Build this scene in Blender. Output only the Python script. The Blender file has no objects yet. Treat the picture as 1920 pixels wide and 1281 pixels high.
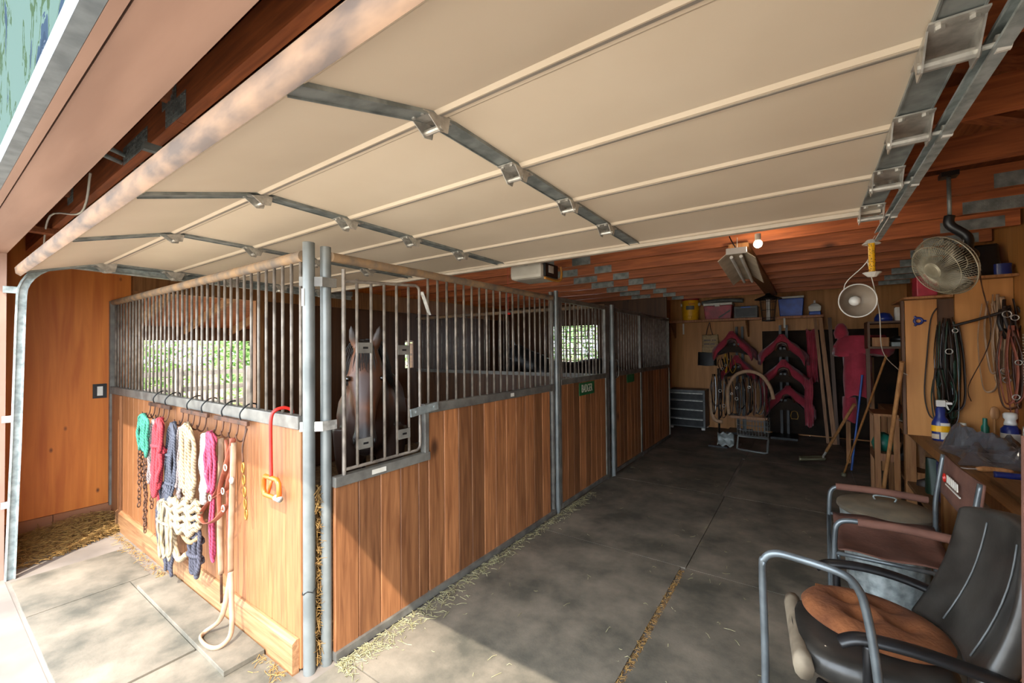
import bpy, bmesh, math, random
from mathutils import Vector, Matrix, Euler
random.seed(7)
PI = math.pi
scene = bpy.context.scene
COL = scene.collection

# ------------------------------------------------------------------ camera, sky, sun, exposure
cam_data = bpy.data.cameras.new('camera')
cam = bpy.data.objects.new('camera', cam_data)
COL.objects.link(cam)
cam_data.sensor_width = 36.0
cam_data.lens = 14.84
cam_data.clip_start = 0.02
cam_data.clip_end = 300
_r = Vector((0.820, 0.572, -0.0095)); _f = Vector((-0.572, 0.820, 0.0158))
_f.normalize(); _r = (_r - _f * _r.dot(_f)).normalized(); _u = _r.cross(_f)
CAM = Vector((0, 0, 1.67))
cam.matrix_world = Matrix(((_r.x, _u.x, -_f.x, CAM.x), (_r.y, _u.y, -_f.y, CAM.y), (_r.z, _u.z, -_f.z, CAM.z), (0, 0, 0, 1)))
scene.camera = cam

world = bpy.data.worlds.new('sky'); scene.world = world; world.use_nodes = True
_bg = world.node_tree.nodes['Background']
_bg.inputs[0].default_value = (0.80, 0.90, 1.0, 1); _bg.inputs[1].default_value = 4.6
sun_data = bpy.data.lights.new('sun', 'SUN'); sun = bpy.data.objects.new('sun', sun_data); COL.objects.link(sun)
sun_data.energy = 4.2; sun_data.angle = 0.009; sun_data.color = (1.0, 0.93, 0.82)
sun.rotation_euler = Vector((-0.75, 1.0, -1.45)).to_track_quat('-Z', 'Y').to_euler()
sun.location = (6, -8, 12)
scene.view_settings.view_transform = 'Standard'
scene.view_settings.look = 'None'
scene.view_settings.exposure = 1.16
scene.view_settings.gamma = 1.0
scene.view_settings.use_curve_mapping = False

# ------------------------------------------------------------------ materials
MATS = {}
def _new(name):
    m = bpy.data.materials.new(name); m.use_nodes = True
    MATS[name] = m
    nt = m.node_tree
    return m, nt, nt.nodes, nt.links, nt.nodes['Principled BSDF']
def rgb(h):
    h = h.lstrip('#'); c = [int(h[i:i+2], 16) / 255 for i in (0, 2, 4)]
    return tuple(x / 12.92 if x <= 0.04045 else ((x + 0.055) / 1.055) ** 2.4 for x in c)
def mat(name, c, rough=0.6, metal=0.0, var=0.15, scale=8.0, stretch=(1, 1, 1), bump=0.0, c2=None, c3=None, rnd=0.0,
        trans=0.0, alpha=1.0, emit=None, coat=0.0, detail=4.0, lo=0.35, hi=0.65, bscale=None, sheen=0.0):
    """noise mixed between c and c2, plus per object random brightness"""
    m, nt, N, L, B = _new(name)
    if isinstance(c, str): c = rgb(c)
    if isinstance(c2, str): c2 = rgb(c2)
    if c2 is None: c2 = tuple(x * (1 - var) for x in c); c = tuple(min(1, x * (1 + var * .5)) for x in c)
    tc = N.new('ShaderNodeTexCoord'); mp = N.new('ShaderNodeMapping'); mp.inputs['Scale'].default_value = stretch
    oi = N.new('ShaderNodeObjectInfo'); ad = N.new('ShaderNodeVectorMath'); ad.operation = 'MULTIPLY_ADD'
    L.new(tc.outputs['Object'], mp.inputs[0])
    cmb = N.new('ShaderNodeCombineXYZ')
    for i in range(3): L.new(oi.outputs['Random'], cmb.inputs[i])
    ad.inputs[1].default_value = (37, 23, 41)
    L.new(cmb.outputs[0], ad.inputs[0]); L.new(mp.outputs[0], ad.inputs[2])
    nz = N.new('ShaderNodeTexNoise'); nz.inputs['Scale'].default_value = scale; nz.inputs['Detail'].default_value = detail
    L.new(ad.outputs[0], nz.inputs['Vector'])
    cr = N.new('ShaderNodeValToRGB'); L.new(nz.outputs['Fac'], cr.inputs[0])
    cr.color_ramp.elements[0].position = lo; cr.color_ramp.elements[1].position = hi
    cr.color_ramp.elements[0].color = (*c2, 1); cr.color_ramp.elements[1].color = (*c, 1)
    out = cr.outputs[0]
    if rnd:
        hs = N.new('ShaderNodeHueSaturation'); mr = N.new('ShaderNodeMapRange')
        mr.inputs[3].default_value = 1 - rnd; mr.inputs[4].default_value = 1 + rnd
        L.new(oi.outputs['Random'], mr.inputs[0]); L.new(mr.outputs[0], hs.inputs['Value']); L.new(out, hs.inputs['Color'])
        out = hs.outputs[0]
    L.new(out, B.inputs['Base Color'])
    B.inputs['Roughness'].default_value = rough; B.inputs['Metallic'].default_value = metal
    if sheen: B.inputs['Sheen Weight'].default_value = sheen
    if coat: B.inputs['Coat Weight'].default_value = coat
    if trans: B.inputs['Transmission Weight'].default_value = trans
    if alpha < 1: B.inputs['Alpha'].default_value = alpha
    if emit: B.inputs['Emission Color'].default_value = (*emit[0], 1); B.inputs['Emission Strength'].default_value = emit[1]
    if bump:
        bp = N.new('ShaderNodeBump'); bp.inputs['Strength'].default_value = bump; bp.inputs['Distance'].default_value = 0.01
        src = nz
        if bscale:
            src = N.new('ShaderNodeTexNoise'); src.inputs['Scale'].default_value = bscale; L.new(ad.outputs[0], src.inputs['Vector'])
        L.new(src.outputs['Fac'], bp.inputs['Height']); L.new(bp.outputs[0], B.inputs['Normal'])
    return m
def wood(name, c, c2, axis='Z', scale=3.0, rnd=0.18, rough=0.55, knots=True, kd=0.35, ring=1.0, bump=0.12, knot_scale=2.2):
    """long grain along axis + sparse dark knots, per piece random"""
    m, nt, N, L, B = _new(name)
    if isinstance(c, str): c = rgb(c)
    if isinstance(c2, str): c2 = rgb(c2)
    tc = N.new('ShaderNodeTexCoord'); mp = N.new('ShaderNodeMapping')
    s = [14.0, 14.0, 14.0]; s['XYZ'.index(axis)] = 0.9
    mp.inputs['Scale'].default_value = [x * ring for x in s]
    oi = N.new('ShaderNodeObjectInfo'); cmb = N.new('ShaderNodeCombineXYZ')
    for i in range(3): L.new(oi.outputs['Random'], cmb.inputs[i])
    def shifted(src):
        ad = N.new('ShaderNodeVectorMath'); ad.operation = 'MULTIPLY_ADD'; ad.inputs[1].default_value = (31, 57, 43)
        L.new(cmb.outputs[0], ad.inputs[0]); L.new(src, ad.inputs[2]); return ad.outputs[0]
    L.new(tc.outputs['Object'], mp.inputs[0])
    nz = N.new('ShaderNodeTexNoise'); nz.inputs['Scale'].default_value = scale; nz.inputs['Detail'].default_value = 6; nz.inputs['Distortion'].default_value = 0.6
    L.new(shifted(mp.outputs[0]), nz.inputs['Vector'])
    cr = N.new('ShaderNodeValToRGB'); cr.color_ramp.elements[0].position = 0.33; cr.color_ramp.elements[1].position = 0.68
    cr.color_ramp.elements[0].color = (*c2, 1); cr.color_ramp.elements[1].color = (*c, 1)
    L.new(nz.outputs['Fac'], cr.inputs[0]); out = cr.outputs[0]
    if knots:
        mp2 = N.new('ShaderNodeMapping'); s2 = [1.0, 1.0, 1.0]; s2['XYZ'.index(axis)] = 0.55; mp2.inputs['Scale'].default_value = s2
        L.new(tc.outputs['Object'], mp2.inputs[0])
        vo = N.new('ShaderNodeTexVoronoi'); vo.inputs['Scale'].default_value = knot_scale
        L.new(shifted(mp2.outputs[0]), vo.inputs['Vector'])
        kr = N.new('ShaderNodeValToRGB'); kr.color_ramp.elements[0].position = 0.03; kr.color_ramp.elements[1].position = 0.10
        kr.color_ramp.elements[0].color = (1, 1, 1, 1); kr.color_ramp.elements[1].color = (0, 0, 0, 1)
        L.new(vo.outputs['Distance'], kr.inputs[0])
        mx = N.new('ShaderNodeMix'); mx.data_type = 'RGBA'; mx.inputs[7].default_value = (*[x * kd for x in c2], 1)
        L.new(kr.outputs[0], mx.inputs[0]); L.new(out, mx.inputs[6]); out = mx.outputs[2]
    hs = N.new('ShaderNodeHueSaturation'); mr = N.new('ShaderNodeMapRange')
    mr.inputs[3].default_value = 1 - rnd; mr.inputs[4].default_value = 1 + rnd
    L.new(oi.outputs['Random'], mr.inputs[0]); L.new(mr.outputs[0], hs.inputs['Value']); L.new(out, hs.inputs['Color'])
    L.new(hs.outputs[0], B.inputs['Base Color']); B.inputs['Roughness'].default_value = rough
    bp = N.new('ShaderNodeBump'); bp.inputs['Strength'].default_value = bump; bp.inputs['Distance'].default_value = 0.004
    L.new(nz.outputs['Fac'], bp.inputs['Height']); L.new(bp.outputs[0], B.inputs['Normal'])
    return m

wood('plank', '#a86f45', '#7a4a2a', 'Z', rnd=0.42)
wood('plank_front', '#98663f', '#80502f', 'Z', rnd=0.06, knots=False, ring=1.4)
wood('kick_wood', '#a27a55', '#7c5436', 'X', rnd=0.1)
wood('plywood_orange', '#d07a2c', '#b25c14', 'Z', rnd=0.04, ring=0.35, kd=0.25, bump=0.05, knot_scale=6.0)
wood('plywood_tan', '#bd8245', '#a06a31', 'Z', rnd=0.05, ring=0.35, kd=0.5, bump=0.05)
wood('plywood_dark', '#5c3b20', '#432813', 'Z', rnd=0.05, ring=0.35)
wood('chord', '#bb6a3c', '#8a4a2a', 'X', rnd=0.16, kd=0.4)
wood('web', '#a8633a', '#7a4226', 'X', rnd=0.16)
wood('deck', '#96592f', '#6e3c1e', 'Y', rnd=0.05)
wood('bench_wood', '#8a6743', '#664526', 'Y', rnd=0.12)
wood('lumber', '#9a6a3c', '#77491f', 'Z', rnd=0.15)
wood('handle_wood', '#b98552', '#8f5f36', 'Z', rnd=0.1, knots=False)
mat('steel_grey', '#7d7a72', 0.45, 0.25, c2='#5d5954', scale=9, bump=0.05, rnd=0.05)
mat('steel_post', '#7c7f7d', 0.4, 0.25, c2='#646867', scale=6, bump=0.04)
mat('steel_bar', '#8a8075', 0.5, 0.2, c2='#615850', scale=14, bump=0.05, rnd=0.08)
mat('dusty_rail', '#9b7d5c', 0.75, 0.1, c2='#6a5f55', scale=10, bump=0.1)
mat('galv', '#b4bcbb', 0.4, 0.35, c2='#848d8c', scale=22, rnd=0.04)
mat('galv_dull', '#959b99', 0.45, 0.3, c2='#6d7372', scale=15)
mat('zinc', '#c9c6bf', 0.32, 0.5, c2='#9d9a94', scale=30)
mat('door_cream', '#dfcfb9', 0.5, 0.0, c2='#d6c5ae', scale=1.5, bump=0.02)
mat('door_edge', '#cfc3b3', 0.5, 0.0, c2='#b9ad9d', scale=6)
mat('seal_rubber', '#8a6d56', 0.8, 0.0, c2='#54463e', scale=7, stretch=(.7, 2, 2), bump=0.2)
mat('header_brown', '#9a7a6a', 0.7, 0.0, c2='#88695a', scale=2.5, stretch=(.4, 3, 1), bump=0.08)
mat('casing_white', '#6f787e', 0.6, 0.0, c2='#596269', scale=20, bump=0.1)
mat('concrete', '#857a70', 0.9, 0.0, c2='#6a6159', scale=2.2, bump=0.12)
mat('gravel', '#c9bca8', 0.95, 0.0, c2='#b0a28e', scale=14, bump=0.25)
mat('stem_concrete', '#8f6044', 0.9, 0.0, c2='#8d5a3b', scale=4, bump=0.2)
mat('dirt', '#7d5a37', 0.95, 0.0, c2='#5f4126', scale=9, bump=0.3)
mat('paper_white', '#d9d5cc', 0.7, 0, c2='#c9c2b4', scale=12)
mat('black_plastic', '#1c1c1e', 0.4, 0, c2='#141415', scale=10)
mat('dark_metal', '#2a2a2b', 0.4, 0.5, c2='#1c1c1d', scale=12)
mat('rust_metal', '#6a4633', 0.6, 0.4, c2='#3f2c22', scale=16)
mat('white_plastic', '#d8d6d0', 0.4, 0, c2='#c8c5bd', scale=8)

# floor rubber mats: dark dusty rubber with pale scuffs
def mat_rubber():
    m, nt, N, L, B = _new('rubber_mat')
    tc = N.new('ShaderNodeTexCoord')
    geo = N.new('ShaderNodeNewGeometry')
    n1 = N.new('ShaderNodeTexNoise'); n1.inputs['Scale'].default_value = 2.3; n1.inputs['Detail'].default_value = 8; n1.inputs['Roughness'].default_value = 0.65
    L.new(geo.outputs['Position'], n1.inputs['Vector'])
    cr = N.new('ShaderNodeValToRGB'); e = cr.color_ramp.elements
    e[0].position = 0.36; e[0].color = (*rgb('#4b483f'), 1); e[1].position = 0.66; e[1].color = (*rgb('#837869'), 1)
    L.new(n1.outputs['Fac'], cr.inputs[0])
    n2 = N.new('ShaderNodeTexNoise'); n2.inputs['Scale'].default_value = 90; L.new(geo.outputs['Position'], n2.inputs['Vector'])
    bp = N.new('ShaderNodeBump'); bp.inputs['Strength'].default_value = 0.15; bp.inputs['Distance'].default_value = 0.004
    L.new(n2.outputs['Fac'], bp.inputs['Height']); L.new(bp.outputs[0], B.inputs['Normal'])
    L.new(cr.outputs[0], B.inputs['Base Color']); B.inputs['Roughness'].default_value = 0.62
mat_rubber()
# painted mural on the pale siding
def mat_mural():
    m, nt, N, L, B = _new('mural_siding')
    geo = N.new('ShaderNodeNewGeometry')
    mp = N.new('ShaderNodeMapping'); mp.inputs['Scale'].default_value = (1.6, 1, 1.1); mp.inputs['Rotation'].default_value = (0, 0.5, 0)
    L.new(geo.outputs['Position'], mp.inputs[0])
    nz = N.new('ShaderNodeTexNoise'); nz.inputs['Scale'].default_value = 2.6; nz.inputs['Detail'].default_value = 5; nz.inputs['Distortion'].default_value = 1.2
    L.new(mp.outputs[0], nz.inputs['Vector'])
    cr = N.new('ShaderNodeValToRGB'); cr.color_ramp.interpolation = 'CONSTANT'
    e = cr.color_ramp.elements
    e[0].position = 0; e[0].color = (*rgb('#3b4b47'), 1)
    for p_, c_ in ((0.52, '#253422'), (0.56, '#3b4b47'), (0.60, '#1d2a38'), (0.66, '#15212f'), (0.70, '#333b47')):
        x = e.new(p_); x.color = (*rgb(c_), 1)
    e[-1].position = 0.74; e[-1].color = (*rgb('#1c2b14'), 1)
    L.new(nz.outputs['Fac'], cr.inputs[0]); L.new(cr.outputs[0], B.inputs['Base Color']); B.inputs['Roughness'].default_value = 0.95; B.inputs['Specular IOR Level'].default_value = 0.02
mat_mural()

# ------------------------------------------------------------------ mesh builder
OFF = {}
def V(*a): return Vector(a[0]) if len(a) == 1 else Vector(a)
class MB:
    def __init__(s): s.v = []; s.f = []
    def add(s, vs, fs):
        o = len(s.v); s.v += [Vector(x) for x in vs]; s.f += [tuple(i + o for i in q) for q in fs]; return s
    def box(s, x0, x1, y0, y1, z0, z1):
        return s.add([(x0, y0, z0), (x1, y0, z0), (x1, y1, z0), (x0, y1, z0), (x0, y0, z1), (x1, y0, z1), (x1, y1, z1), (x0, y1, z1)],
                     [(0, 3, 2, 1), (4, 5, 6, 7), (0, 1, 5, 4), (1, 2, 6, 5), (2, 3, 7, 6), (3, 0, 4, 7)])
    def beam(s, p0, p1, w, h, up=(0, 0, 1)):
        p0, p1 = V(p0), V(p1); d = (p1 - p0).normalized(); up = V(up)
        a = d.cross(up)
        if a.length < 1e-4: a = d.cross(V(1, 0, 0))
        a.normalize(); b = a.cross(d).normalized()
        a *= w / 2; b *= h / 2
        return s.add([p0 - a - b, p0 + a - b, p0 + a + b, p0 - a + b, p1 - a - b, p1 + a - b, p1 + a + b, p1 - a + b],
                     [(0, 1, 2, 3), (7, 6, 5, 4), (0, 4, 5, 1), (1, 5, 6, 2), (2, 6, 7, 3), (3, 7, 4, 0)])
    def tube(s, pts, r, seg=8, closed=False, flat=None):
        pts = [V(p) for p in pts]; n = len(pts)
        rs = r if isinstance(r, (list, tuple)) else [r] * n
        tang = []
        for i in range(n):
            if closed: t = pts[(i + 1) % n] - pts[i - 1]
            else: t = pts[min(i + 1, n - 1)] - pts[max(i - 1, 0)]
            tang.append(t.normalized() if t.length > 1e-9 else V(0, 0, 1))
        ref = V(0, 0, 1) if abs(tang[0].z) < 0.9 else V(1, 0, 0)
        a = tang[0].cross(ref).normalized(); vs = []
        for i in range(n):
            a = (a - tang[i] * a.dot(tang[i]))
            if a.length < 1e-6: a = tang[i].orthogonal()
            a.normalize(); b = tang[i].cross(a)
            k = flat if flat else 1.0
            for j in range(seg):
                an = 2 * PI * j / seg
                vs.append(pts[i] + a * math.cos(an) * rs[i] + b * math.sin(an) * rs[i] * k)
        fs = []
        m = n if closed else n - 1
        for i in range(m):
            i2 = (i + 1) % n
            for j in range(seg):
                j2 = (j + 1) % seg
                fs.append((i * seg + j, i * seg + j2, i2 * seg + j2, i2 * seg + j))
        if not closed:
            fs.append(tuple(range(seg - 1, -1, -1))); fs.append(tuple((n - 1) * seg + j for j in range(seg)))
        return s.add(vs, fs)
    def cyl(s, p0, p1, r, seg=12, r1=None): return s.tube([p0, p1], [r, r if r1 is None else r1], seg)
    def lathe(s, prof, o=(0, 0, 0), ax=(0, 0, 1), seg=24, sx=1.0, sy=1.0, caps=True):
        o = V(o); ax = V(ax).normalized(); a = ax.orthogonal().normalized()
        if abs(ax.z) > 0.99: a = V(1, 0, 0)
        b = ax.cross(a); vs = []; n = len(prof)
        for (r, h) in prof:
            for j in range(seg):
                an = 2 * PI * j / seg
                vs.append(o + ax * h + a * math.cos(an) * r * sx + b * math.sin(an) * r * sy)
        fs = []
        for i in range(n - 1):
            for j in range(seg):
                j2 = (j + 1) % seg
                fs.append((i * seg + j, i * seg + j2, (i + 1) * seg + j2, (i + 1) * seg + j))
        if caps and prof[0][0] > 1e-5: fs.append(tuple(range(seg - 1, -1, -1)))
        if caps and prof[-1][0] > 1e-5: fs.append(tuple((n - 1) * seg + j for j in range(seg)))
        return s.add(vs, fs)
    def sphere(s, c, r, seg=12, rings=8):
        if not isinstance(r, (tuple, list)): r = (r, r, r)
        c = V(c); vs = [c + V(0, 0, -r[2])]; fs = []
        for i in range(1, rings):
            t = PI * i / rings - PI / 2
            for j in range(seg):
                a = 2 * PI * j / seg
                vs.append(c + V(r[0] * math.cos(t) * math.cos(a), r[1] * math.cos(t) * math.sin(a), r[2] * math.sin(t)))
        vs.append(c + V(0, 0, r[2])); top = len(vs) - 1
        for j in range(seg): fs.append((0, 1 + (j + 1) % seg, 1 + j))
        for i in range(rings - 2):
            for j in range(seg):
                j2 = (j + 1) % seg; A = 1 + i * seg
                fs.append((A + j, A + j2, A + seg + j2, A + seg + j))
        A = 1 + (rings - 2) * seg
        for j in range(seg): fs.append((A + j, A + (j + 1) % seg, top))
        return s.add(vs, fs)
    def prism(s, poly, ex):
        poly = [V(p) for p in poly]; ex = V(ex); n = len(poly)
        return s.add(poly + [p + ex for p in poly],
                     [tuple(range(n - 1, -1, -1)), tuple(range(n, 2 * n))] + [(i, (i + 1) % n, n + (i + 1) % n, n + i) for i in range(n)])
    def loft(s, rings, closed_ends=True):
        seg = len(rings[0]); vs = [p for r in rings for p in r]; fs = []
        for i in range(len(rings) - 1):
            for j in range(seg):
                j2 = (j + 1) % seg
                fs.append((i * seg + j, i * seg + j2, (i + 1) * seg + j2, (i + 1) * seg + j))
        if closed_ends:
            fs.append(tuple(range(seg - 1, -1, -1))); fs.append(tuple((len(rings) - 1) * seg + j for j in range(seg)))
        return s.add(vs, fs)
    def grid(s, fn, nu, nv, thick=None):
        P = [[V(fn(i / nu, j / nv)) for j in range(nv + 1)] for i in range(nu + 1)]
        vs = [p for r in P for p in r]; w = nv + 1
        fs = [(i * w + j, (i + 1) * w + j, (i + 1) * w + j + 1, i * w + j + 1) for i in range(nu) for j in range(nv)]
        if thick is None: return s.add(vs, fs)
        t = V(thick); n = len(vs)
        vs2 = vs + [p - t for p in vs]
        fs2 = fs + [tuple(n + k for k in reversed(q)) for q in fs]
        edge = [(i, 0) for i in range(nu)] 
        for i in range(nu):
            a, b = i * w, (i + 1) * w; fs2.append((b, a, n + a, n + b))
            a, b = i * w + nv, (i + 1) * w + nv; fs2.append((a, b, n + b, n + a))
        for j in range(nv):
            a, b = j, j + 1; fs2.append((a, b, n + b, n + a))
            a, b = nu * w + j, nu * w + j + 1; fs2.append((b, a, n + a, n + b))
        return s.add(vs2, fs2)
    def mesh(s, name, off=V(0, 0, 0), smooth=False):
        me = bpy.data.meshes.new(name); me.from_pydata([p - off for p in s.v], [], s.f)
        bm = bmesh.new(); bm.from_mesh(me); bmesh.ops.recalc_face_normals(bm, faces=bm.faces); bm.to_mesh(me); bm.free()
        if smooth: me.shade_smooth()
        return me
    def build(s, name, m, parent=None, smooth=False, bevel=0, origin=None, auto=None, sub=0):
        if parent is not None: off = OFF.get(parent.name, V(0, 0, 0))
        elif origin is not None: off = V(origin)
        else:
            xs = [p.x for p in s.v]; ys = [p.y for p in s.v]; zs = [p.z for p in s.v]
            off = V((min(xs) + max(xs)) / 2, (min(ys) + max(ys)) / 2, min(zs))
        me = s.mesh(name, off, smooth)
        me.materials.append(MATS[m] if isinstance(m, str) else m)
        o = bpy.data.objects.new(name, me); COL.objects.link(o)
        if parent is not None: o.parent = parent; OFF[o.name] = off
        else: o.location = off; OFF[o.name] = off
        if smooth and auto is not None:
            me.set_sharp_from_angle(angle=math.radians(auto))
        if bevel:
            md = o.modifiers.new('bevel', 'BEVEL'); md.width = bevel; md.segments = 2; md.limit_method = 'ANGLE'
        if sub:
            md = o.modifiers.new('subdivision', 'SUBSURF'); md.levels = sub; md.render_levels = sub
        return o
def tag(o, label=None, cat=None, group=None, kind=None):
    if label: o['label'] = label
    if cat: o['category'] = cat
    if group: o['group'] = group
    if kind: o['kind'] = kind
    return o
def thing(name, label, cat, loc=(0, 0, 0), group=None, kind=None):
    o = bpy.data.objects.new(name, None); COL.objects.link(o); o.location = loc; o.empty_display_size = 0.1
    OFF[o.name] = V(loc)
    return tag(o, label, cat, group, kind)
def struct(name, mb, m, label=None, parent=None, **k):
    o = mb.build(name, m, parent, **k)
    if parent is None: o['kind'] = 'structure'; o['category'] = name.split('_')[0]
    if label: o['label'] = label
    return o
def inst(name, me, parent, loc, rot=(0, 0, 0), m=None):
    """a further part that shares mesh data; loc in world (parent unrotated)"""
    o = bpy.data.objects.new(name, me); COL.objects.link(o); o.parent = parent
    o.location = V(loc) - OFF.get(parent.name, V(0, 0, 0)) if parent else V(loc); o.rotation_euler = rot
    OFF[o.name] = V(loc)
    if m: me.materials.clear(); me.materials.append(MATS[m])
    return o
def smesh(mb, name, m, smooth=False):
    me = mb.mesh(name, smooth=smooth); me.materials.append(MATS[m]); return me
def spl(pts, n=6):
    """Catmull-Rom through points"""
    P = [V(p) for p in pts]; out = []
    for i in range(len(P) - 1):
        p0 = P[max(i - 1, 0)]; p1 = P[i]; p2 = P[i + 1]; p3 = P[min(i + 2, len(P) - 1)]
        for k in range(n):
            t = k / n
            out.append(0.5 * ((2 * p1) + (p2 - p0) * t + (2 * p0 - 5 * p1 + 4 * p2 - p3) * t * t + (3 * p1 - p0 - 3 * p2 + p3) * t ** 3))
    out.append(P[-1]); return out
def text(body, size, m, parent, loc, rot, name='lettering', depth=0.001, align='CENTER', sx=1.0):
    cu = bpy.data.curves.new(name, 'FONT'); cu.body = body; cu.size = size; cu.extrude = depth; cu.align_x = align; cu.align_y = 'CENTER'
    t = bpy.data.objects.new(name, cu); COL.objects.link(t)
    bpy.context.view_layer.update()
    me = bpy.data.meshes.new_from_object(t.evaluated_get(bpy.context.evaluated_depsgraph_get()))
    bpy.data.objects.remove(t); me.materials.clear(); me.materials.append(MATS[m])
    for v in me.vertices: v.co.x *= sx
    o = bpy.data.objects.new(name, me); COL.objects.link(o); o.parent = parent
    o.location = V(loc) - OFF.get(parent.name, V(0, 0, 0)); o.rotation_euler = rot
    return o

# ------------------------------------------------------------------ the barn shell
XL, XR, YB, ZC = -5.75, 1.38, 9.5, 2.58
fl = struct('floor', MB().box(XL, XR, 0.42, YB, -0.1, 0.0), 'concrete', 'dusty concrete barn floor under dark rubber stall mats')
MT = 0.012
mats = []
ys = [1.36, 3.35, 5.20, 7.05, 9.45]
for i in range(4):
    for (x0, x1) in ((-2.06, -0.805), (-0.765, 0.45), (0.454, XR - 0.02)):
        if x1 < -0.8 and i in (1, 3): x1 = -0.772
        mats.append((x0, x1, ys[i], ys[i + 1] - 0.006))
mats += [(-2.06, -0.81, 0.44, 1.352), (-0.76, 0.45, 0.44, 1.352)]
mats += [(-4.03, -2.82, 0.44, 0.93), (-2.80, -2.10, 0.44, 1.13), (-4.75, -4.04, 0.44, 1.05), (-4.03, -2.82, 0.936, 1.13)]
for (x0, x1, y0, y1) in mats:
    MB().box(x0, x1, y0, y1, 0.0005, MT).build('floor_mat', 'rubber_mat', fl)
mb = MB().box(XL, XL + 1, 5, 6, 0, .01)
struct('ground', MB().box(-60, 60, -60, 0.42, -0.2, -0.02), 'gravel', 'pale gravel drive in front of the barn')
gr2 = struct('ground', MB().box(-60, XL - .1, 0.42, 60, -0.2, -0.02), 'dirt', 'bare dirt paddock outside the stall window')
ap = struct('apron', MB().box(-5.4, 1.6, -2.5, 0.42, -0.1, 0.002), 'concrete', 'concrete apron at the barn door opening')

# left wall: plywood on framing with a stall window opening and a narrow one near the partition
wl = thing('wall_left', 'orange plywood left barn wall with stall openings', 'wall', (XL, 5, 0), kind='structure')
def lw(name, y0, y1, z0, z1, m, x0=XL - 0.03, x1=XL): return MB().box(x0, x1, y0, y1, z0, z1).build(name, m, wl)
lw('plywood_sheet', 0.30, 1.33, 0.17, 2.9, 'plywood_orange')
lw('sill_block', 0.30, 0.78, 0.0, 0.168, 'stem_concrete', XL - .03, XL + .02)
lw('sill_block', 0.785, 1.33, 0.0, 0.168, 'stem_concrete', XL - .03, XL + .02)
lw('plywood_sheet', 1.334, 2.55, 0.0, 0.90, 'plywood_dark')
lw('plywood_sheet', 2.55, 4.98, 0.0, 2.30, 'plywood_dark')
lw('plywood_sheet', 4.98, 5.17, 0.0, 1.34, 'plywood_dark')
lw('plywood_sheet', 4.98, 5.17, 1.82, 2.30, 'plywood_dark')
lw('plywood_sheet', 5.17, YB, 0.0, 2.30, 'plywood_dark')
lw('header_beam', 1.334, YB, 2.30, 2.56, 'lumber', XL - 0.03, XL + 0.06)
lw('header_beam', 1.334, YB, 2.565, 2.9, 'plywood_orange')
MB().box(XL - .06, XL - .031, .25, 1.33, 0, 3).build('siding', 'plywood_dark', wl)
lw('post', 1.335, 1.42, 0.9, 2.30, 'lumber', XL - 0.03, XL + .05)
lw('post', 2.52, 2.62, 0.9, 2.30, 'lumber', XL - 0.03, XL + .05)
# back wall
wb = thing('wall_back', 'brown plywood back wall of the barn', 'wall', (0, YB, 0), kind='structure')
for x0, x1 in ((-2.417, -1.2), (-1.197, 0.02), (0.023, XR)):
    MB().box(x0, x1, YB, YB + .03, 0, 2.95).build('plywood_sheet', 'plywood_tan', wb)
MB().box(-2.45, XR + .1, YB + .031, YB + .06, 0, 4.7).build('siding', 'plywood_dark', wb)
MB().box(-2.45, -2.42, 8.13, YB + .03, 0, 4.4).build('return_sheet', 'plywood_tan', wb)
# right wall
wr = thing('wall_right', 'tan plywood right wall above the workbench', 'wall', (XR, 4.5, 0), kind='structure')
for y0, y1 in ((0.42, 1.6), (1.603, 2.8), (2.803, 4.0), (4.003, 5.2), (5.203, 6.4), (6.403, YB)):
    MB().box(XR, XR + .03, y0, y1, 0, 2.95).build('plywood_sheet', 'plywood_tan', wr)
MB().box(XR + .031, XR + .06, .3, YB + .1, 0, 2.98).build('siding', 'plywood_dark', wr)
# front wall with the door header
wf = thing('wall_front', 'brown boxed header over the garage opening with painted mint siding', 'wall', (-2, 0.3, 0), kind='structure')
MB().box(XL - .1, 1.7, 0.268, 0.42, 2.41, 2.75).build('header_beam', 'header_brown', wf)
MB().box(XL - .1, 1.7, 0.236, 0.262, 2.405, 2.75).build('fascia_board', 'header_brown', wf)
MB().box(XL - .1, 1.7, 0.20, 0.235, 2.405, 2.47).build('casing', 'casing_white', wf)
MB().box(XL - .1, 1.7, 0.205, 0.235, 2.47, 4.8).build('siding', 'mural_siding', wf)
MB().box(XL - .1, -4.90, 0.24, 0.42, 0, 2.41).build('jamb_wall', 'casing_white', wf)
MB().box(-4.90, -4.865, 0.26, 0.42, 0, 2.41).build('door_jamb', 'header_brown', wf)
MB().box(0.315, 1.7, 0.24, 0.42, 0, 2.41).build('jamb_wall', 'casing_white', wf)
MB().box(0.28, 0.315, 0.26, 0.42, 0, 2.41).build('door_jamb', 'header_brown', wf)

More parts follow.
